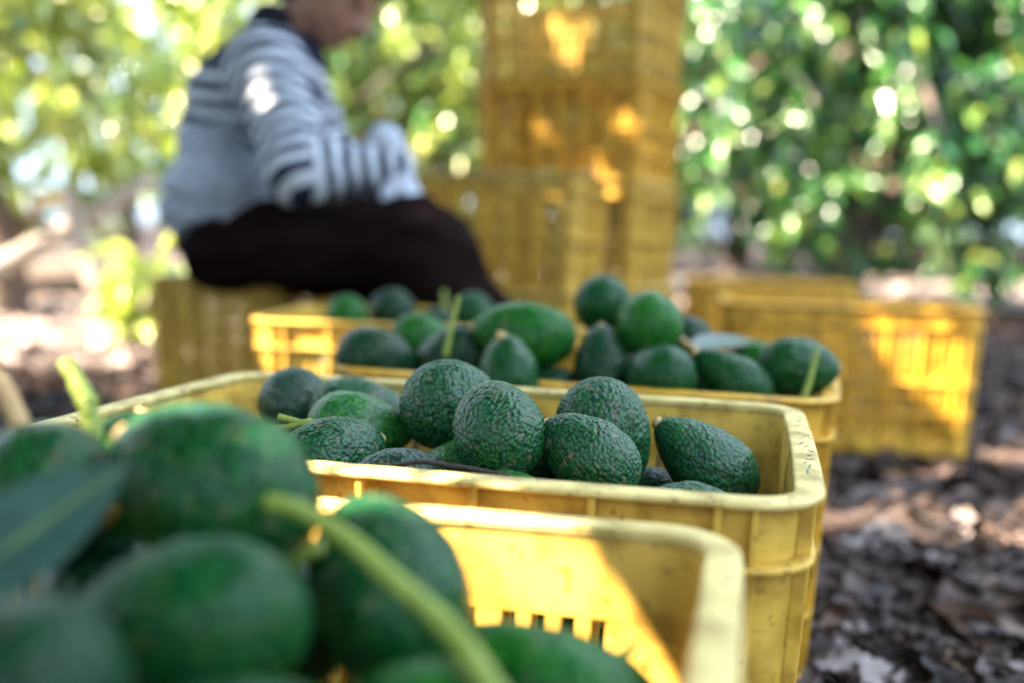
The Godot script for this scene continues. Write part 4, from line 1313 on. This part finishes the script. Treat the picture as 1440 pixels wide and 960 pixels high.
# ---------------------------------------------------------------- small things
func loose_things() -> void:
	var o0 := thing("stalk", "thick yellow green forked stalk across the nearest crate's fruit", "stalk", Vector3(-0.091, 0.335, -0.366), "")
	part("main_stem", tube(curve_points([Vector3(0.000, 0.000, 0.000), Vector3(0.013, -0.002, 0.003), Vector3(0.031, -0.007, 0.016), Vector3(0.054, -0.019, 0.032), Vector3(0.071, -0.029, 0.043), Vector3(0.080, -0.035, 0.054), Vector3(0.090, -0.042, 0.070)], 18), taper(0.0034, 0.0042, 18), 10, 0.35), M.stalk, o0)
	part("side_stem", tube(curve_points([Vector3(0.022, -0.013, 0.010), Vector3(0.011, -0.022, 0.005), Vector3(0.001, -0.033, -0.001)], 18), taper(0.0030, 0.0027, 18), 10, 0.35), M.stalk, o0)
	var o1 := thing("stalk", "jointed green stalk rising from the pale speckled avocado", "stalk", Vector3(-0.192, 0.337, -0.452), "")
	part("lower_joint", tube(curve_points([Vector3(0.000, 0.000, 0.000), Vector3(-0.002, 0.010, -0.001), Vector3(-0.004, 0.018, -0.002)], 18), taper(0.0046, 0.0042, 18), 10, 0.35), M.stalk, o1)
	part("upper_joint", tube(curve_points([Vector3(-0.003, 0.016, -0.002), Vector3(-0.009, 0.026, -0.005), Vector3(-0.017, 0.036, -0.009)], 18), taper(0.0050, 0.0036, 18), 10, 0.35), M.stalk, o1)
	var o2 := thing("stalk", "pale stalk rising at the left edge of the nearest crate", "stalk", Vector3(-0.210, 0.346, -0.422), "")
	part("stem", tube(curve_points([Vector3(0.000, 0.000, 0.000), Vector3(-0.007, 0.016, -0.002), Vector3(-0.015, 0.028, -0.003)], 18), taper(0.0046, 0.0036, 18), 10, 0.35), M.tan_stalk, o2)
	var o3 := thing("stalk", "forked green stalk beside the blue green avocado in the second crate", "stalk", Vector3(-0.181, 0.291, -0.708), "")
	part("main_stem", tube(curve_points([Vector3(0.000, 0.000, 0.000), Vector3(0.020, 0.004, 0.005), Vector3(0.037, 0.009, 0.009), Vector3(0.051, 0.006, 0.019)], 18), taper(0.0020, 0.0032, 18), 10, 0.35), M.stalk, o3)
	part("side_stem", tube(curve_points([Vector3(0.014, 0.011, 0.001), Vector3(0.025, 0.009, 0.004), Vector3(0.039, 0.007, 0.011)], 18), taper(0.0026, 0.0024, 18), 10, 0.35), M.stalk, o3)
	var o4 := thing("twig", "thin curved dark brown twig on the fruit of the second crate", "twig", Vector3(-0.073, 0.293, -0.600), "")
	part("stem", tube(curve_points([Vector3(0.000, 0.000, 0.000), Vector3(0.018, 0.004, 0.002), Vector3(0.041, 0.003, 0.007), Vector3(0.062, 0.001, 0.012), Vector3(0.074, -0.000, 0.016)], 18), taper(0.0015, 0.0016, 18), 10, 0.35), M.bark_twig, o4)
	var o5 := thing("stalk", "short green stalk between the sharp and tall avocados", "stalk", Vector3(0.027, 0.300, -0.729), "")
	part("stem", tube(curve_points([Vector3(0.000, 0.000, 0.000), Vector3(0.013, -0.002, -0.020), Vector3(0.025, -0.005, -0.040)], 18), taper(0.0022, 0.0018, 18), 10, 0.35), M.stalk, o5)
	var o6 := thing("stalk", "green stalk resting over the rear rim of the second crate", "stalk", Vector3(0.089, 0.288, -0.854), "")
	part("stem", tube(curve_points([Vector3(0.000, 0.000, 0.000), Vector3(0.024, 0.002, -0.007), Vector3(0.049, 0.008, -0.016)], 18), taper(0.0022, 0.0014, 18), 10, 0.35), M.stalk, o6)
	var o7 := thing("stalk", "thin upright green stalk in front of the biggest bright avocado", "stalk", Vector3(-0.069, 0.308, -1.032), "")
	part("stem", tube(curve_points([Vector3(0.000, 0.000, 0.000), Vector3(0.005, 0.028, -0.003), Vector3(0.012, 0.062, -0.007)], 18), taper(0.0034, 0.0024, 18), 10, 0.35), M.stalk, o7)
	var o8 := thing("stalk", "brown stalk stub standing on an avocado of the third crate", "stalk", Vector3(-0.009, 0.316, -0.978), "")
	part("stem", tube(curve_points([Vector3(0.000, 0.000, 0.000), Vector3(-0.002, 0.011, -0.001), Vector3(-0.003, 0.024, -0.003)], 18), taper(0.0058, 0.0040, 18), 10, 0.35), M.tan_stalk, o8)
	var o9 := thing("stalk", "green stalk leaning on the right front corner of the third crate", "stalk", Vector3(0.277, 0.289, -0.929), "")
	part("stem", tube(curve_points([Vector3(0.000, 0.000, 0.000), Vector3(0.006, 0.022, -0.002), Vector3(0.012, 0.048, -0.005)], 18), taper(0.0036, 0.0024, 18), 10, 0.35), M.stalk, o9)
	var o10 := thing("stalk", "brownish stalk under the loose leaf of the third crate", "stalk", Vector3(0.176, 0.332, -1.075), "")
	part("stem", tube(curve_points([Vector3(0.000, 0.000, 0.000), Vector3(0.011, -0.008, 0.021), Vector3(0.023, -0.014, 0.032)], 18), taper(0.0040, 0.0030, 18), 10, 0.35), M.tan_stalk, o10)
	var o11 := thing("stalk", "blurred green stalk upright before the person's shins", "stalk", Vector3(-0.106, 0.297, -1.594), "")
	part("stem", tube(curve_points([Vector3(0.000, 0.000, 0.000), Vector3(-0.003, 0.025, -0.003), Vector3(-0.006, 0.045, -0.005)], 18), taper(0.0050, 0.0040, 18), 10, 0.35), M.stalk, o11)
	var o12 := thing("stalk", "small green stalk lying on the avocado against the nearest crate's wall", "stalk", Vector3(0.038, 0.265, -0.383), "")
	part("stem", tube(curve_points([Vector3(0.000, 0.000, 0.000), Vector3(0.008, 0.002, -0.005), Vector3(0.017, 0.006, -0.011)], 18), taper(0.0026, 0.0018, 18), 10, 0.35), M.stalk, o12)
	var o13 := thing("twig", "dark twig curving through the litter right of the crates", "twig", Vector3(0.622, -0.003, -1.521), "")
	part("stem", tube(curve_points([Vector3(0.000, 0.000, 0.000), Vector3(-0.034, -0.023, 0.063), Vector3(-0.094, -0.043, 0.125), Vector3(-0.144, -0.066, 0.188)], 18), taper(0.0060, 0.0040, 18), 10, 0.35), M.bark_twig, o13)
	var o14 := thing("hose", "thin dark irrigation hose arching out of the leaf litter", "hose", Vector3(0.353, -0.033, -1.075), "")
	part("pipe", tube(curve_points([Vector3(0.000, 0.000, 0.000), Vector3(0.027, 0.018, -0.042), Vector3(0.071, 0.031, -0.084), Vector3(0.124, 0.026, -0.124), Vector3(0.173, 0.001, -0.151)], 18), taper(0.0060, 0.0060, 18), 10, 0.35), M.hose, o14)
	var o15 := thing("branch", "pale dead branch leaning down to the ground at the far left", "branch", Vector3(-1.678, 0.646, -4.650), "")
	part("stem", tube(curve_points([Vector3(0.000, 0.000, 0.000), Vector3(-0.169, -0.137, 0.116), Vector3(-0.407, -0.302, 0.234), Vector3(-0.667, -0.516, 0.459)], 18), taper(0.0350, 0.0500, 18), 10, 0.35), M.dead_wood, o15)
	var o16 := thing("branch", "pale sunlit stick standing upright in the ground at the left", "branch", Vector3(-1.936, 0.578, -4.341), "")
	part("stem", tube(curve_points([Vector3(0.000, 0.000, 0.000), Vector3(0.044, -0.167, 0.018), Vector3(0.100, -0.318, 0.035), Vector3(0.149, -0.445, 0.049)], 18), taper(0.0300, 0.0450, 18), 10, 0.35), M.dead_wood, o16)
	var log := thing("log", "brown fallen log lying behind the pale sticks on the left", "log", Vector3(-2.968, 0.060, -6.009))
	part("stem", tube(curve_points([Vector3.ZERO, Vector3(0.409, 0.020, -0.103), Vector3(0.818, 0.000, -0.306)], 14), taper(0.13, 0.10, 14), 12, 0.3), M.bark, log)
	var o18 := thing("leaf", "large grey green leaf over the fruit at the left of the nearest crate", "leaf", Vector3(-0.189, 0.311, -0.318))
	var b18 := part("blade", make_leaf(0.074, 0.037, 0.12, 0.12, 14, 8), M.grey_leaf, o18)
	b18.basis = leaf_basis(Vector3(0.049, 0.044, -0.035), Vector3(0.331, 0.819, 0.514), 1.0)
	var r18 := part("midrib", tube(curve_points([Vector3(0, -0.012, 0.0), Vector3(0, 0.037, -0.0022), Vector3(0, 0.072, -0.0085)], 12), taper(0.0008, 0.0003, 12), 6), M.stalk, o18)
	r18.basis = b18.basis
	var o19 := thing("leaf", "grey green leaf lying loose on the third crate's fruit", "leaf", Vector3(0.193, 0.321, -1.054))
	var b19 := part("blade", make_leaf(0.110, 0.046, 0.12, 0.12, 14, 8), M.picked_leaf, o19)
	b19.basis = leaf_basis(Vector3(0.090, 0.013, -0.062), Vector3(-0.122, 0.938, 0.320), 1.0)
	var r19 := part("midrib", tube(curve_points([Vector3(0, -0.012, 0.0), Vector3(0, 0.055, -0.0033), Vector3(0, 0.107, -0.0127)], 12), taper(0.0008, 0.0003, 12), 6), M.stalk, o19)
	r19.basis = b19.basis


# ---------------------------------------------------------------- dry leaves on the ground
func dry_color() -> Color:
	var k := rng.randf()
	var c := Color(0.30, 0.235, 0.215)
	if k < 0.28:
		c = Color(0.22, 0.185, 0.17)
	elif k < 0.5:
		c = Color(0.13, 0.085, 0.065)
	elif k < 0.62:
		c = Color(0.36, 0.27, 0.22)
	elif k < 0.8:
		c = Color(0.06, 0.045, 0.04)
	return c * rng.randf_range(0.45, 1.0)


func lying(x: float, z: float, length: float, lift := 0.012) -> Transform3D:
	var a := rng.randf() * TAU
	var d := Vector3(cos(a), rng.randfn(0.0, 0.08), sin(a))
	var face := Vector3(rng.randfn(0, 0.2), 1.0 if rng.randf() < 0.7 else -1.0, rng.randfn(0, 0.2))
	return Transform3D(leaf_basis(d, face, length), Vector3(x, ground_height(x, z) + lift, z) - d * length * 0.5)


func litter() -> void:
	rng.seed = 1234
	var places := []
	var colors := []
	for m in dry_meshes.size():
		places.append([])
		colors.append([])
	for k in 72000:
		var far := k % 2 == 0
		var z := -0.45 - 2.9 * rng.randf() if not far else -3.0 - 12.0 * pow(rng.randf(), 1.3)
		var wide := 1.2 + absf(z) * 0.85
		var x := rng.randf_range(-wide, wide)
		var m := rng.randi() % dry_meshes.size()
		places[m].append(lying(x, z, rng.randf_range(0.05, 0.145) if not far else rng.randf_range(0.07, 0.14), rng.randf_range(-0.004, 0.014)))
		colors[m].append(Color(0.72, 0.62, 0.58).lerp(Color(0.50, 0.39, 0.34), pow(rng.randf(), 1.5)) * rng.randf_range(0.75, 1.1) if far and (z < -6.5 or x < -0.2) else dry_color() * Color(0.43, 0.37, 0.34))  # paler on the sunlit ground: the sun's glare is put into the leaf colour
	for m in dry_meshes.size():
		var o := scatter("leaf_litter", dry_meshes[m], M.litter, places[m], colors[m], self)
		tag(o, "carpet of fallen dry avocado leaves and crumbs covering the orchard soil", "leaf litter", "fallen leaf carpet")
	# the larger leaves that can be told apart on the bare ground right of the crates
	var shades := []
	for c in [Color(0.27, 0.23, 0.215), Color(0.20, 0.17, 0.165), Color(0.15, 0.095, 0.065), Color(0.28, 0.20, 0.165), Color(0.09, 0.065, 0.06)]:
		var s: StandardMaterial3D = M.litter.duplicate()
		s.vertex_color_use_as_albedo = false
		s.albedo_color = c.linear_to_srgb()
		shades.append(s)
	for d in [
		["broad grey dry leaf flat beside the second crate's far corner", Vector3(0.535, 0.000, -1.410), 0.15, 160, 0, 0],
		["pale curled dry leaf at the right edge of the picture", Vector3(0.617, 0.000, -1.215), 0.12, 120, 2, 0],
		["long grey dry leaf at the bottom, near the crate corner", Vector3(0.393, -0.000, -1.048), 0.15, 140, 1, 1],
		["grey dry leaf cut by the bottom edge beside the crates", Vector3(0.359, 0.000, -0.959), 0.11, 170, 4, 0],
		["long grey dry leaf just past the third crate", Vector3(0.596, 0.000, -1.646), 0.14, 15, 3, 1],
		["upright brown curled dry leaf right of the hose", Vector3(0.507, 0.000, -1.105), 0.09, 70, 5, 2],
		["small grey dry leaf below the pale curled one", Vector3(0.556, 0.000, -1.088), 0.07, 30, 6, 1],
		["brown dry leaf near the bottom right corner", Vector3(0.469, 0.000, -0.990), 0.09, 110, 1, 2],
		["light dry leaf in the bottom right corner of the picture", Vector3(0.517, -0.000, -0.976), 0.09, 20, 2, 0],
		["pinkish dry leaf caught by the sun at the right edge", Vector3(0.754, 0.000, -1.444), 0.10, 60, 0, 3],
		["grey dry leaf right of the dark twig", Vector3(0.579, 0.000, -1.305), 0.09, 150, 3, 1],
		["dark dry leaf beside the foot of the second crate", Vector3(0.404, 0.000, -1.164), 0.08, 80, 6, 4],
	]:
		var o := single("dry_leaf", dry_meshes[d[4]], shades[d[5]])
		var dir := Vector3(cos(deg_to_rad(d[3])), 0.12, sin(deg_to_rad(d[3])))
		o.transform = Transform3D(leaf_basis(dir, Vector3(0.15, 1, 0.35), d[2]), Vector3(d[1].x, ground_height(d[1].x, d[1].z) + 0.02, d[1].z) - dir * d[2] * 0.5)
		tag(o, d[0], "dry leaf", "large dry leaves beside the crates")
	for k in 130:
		var z := rng.randf_range(-2.6, -0.75)
		var x := rng.randf_range(0.42 - 0.1 * z, 0.25 - 0.56 * z + 0.25)
		if Vector2(x - 0.68, z + 2.1).length() < 0.36:
			continue
		var o := single("dry_leaf", dry_meshes[rng.randi() % dry_meshes.size()], shades[rng.randi() % shades.size()])
		o.transform = lying(x, z, rng.randf_range(0.07, 0.16), 0.017)
		tag(o, "dry curled leaf scattered in the litter right of the filled crates", "dry leaf", "dry leaves scattered beside the crates")
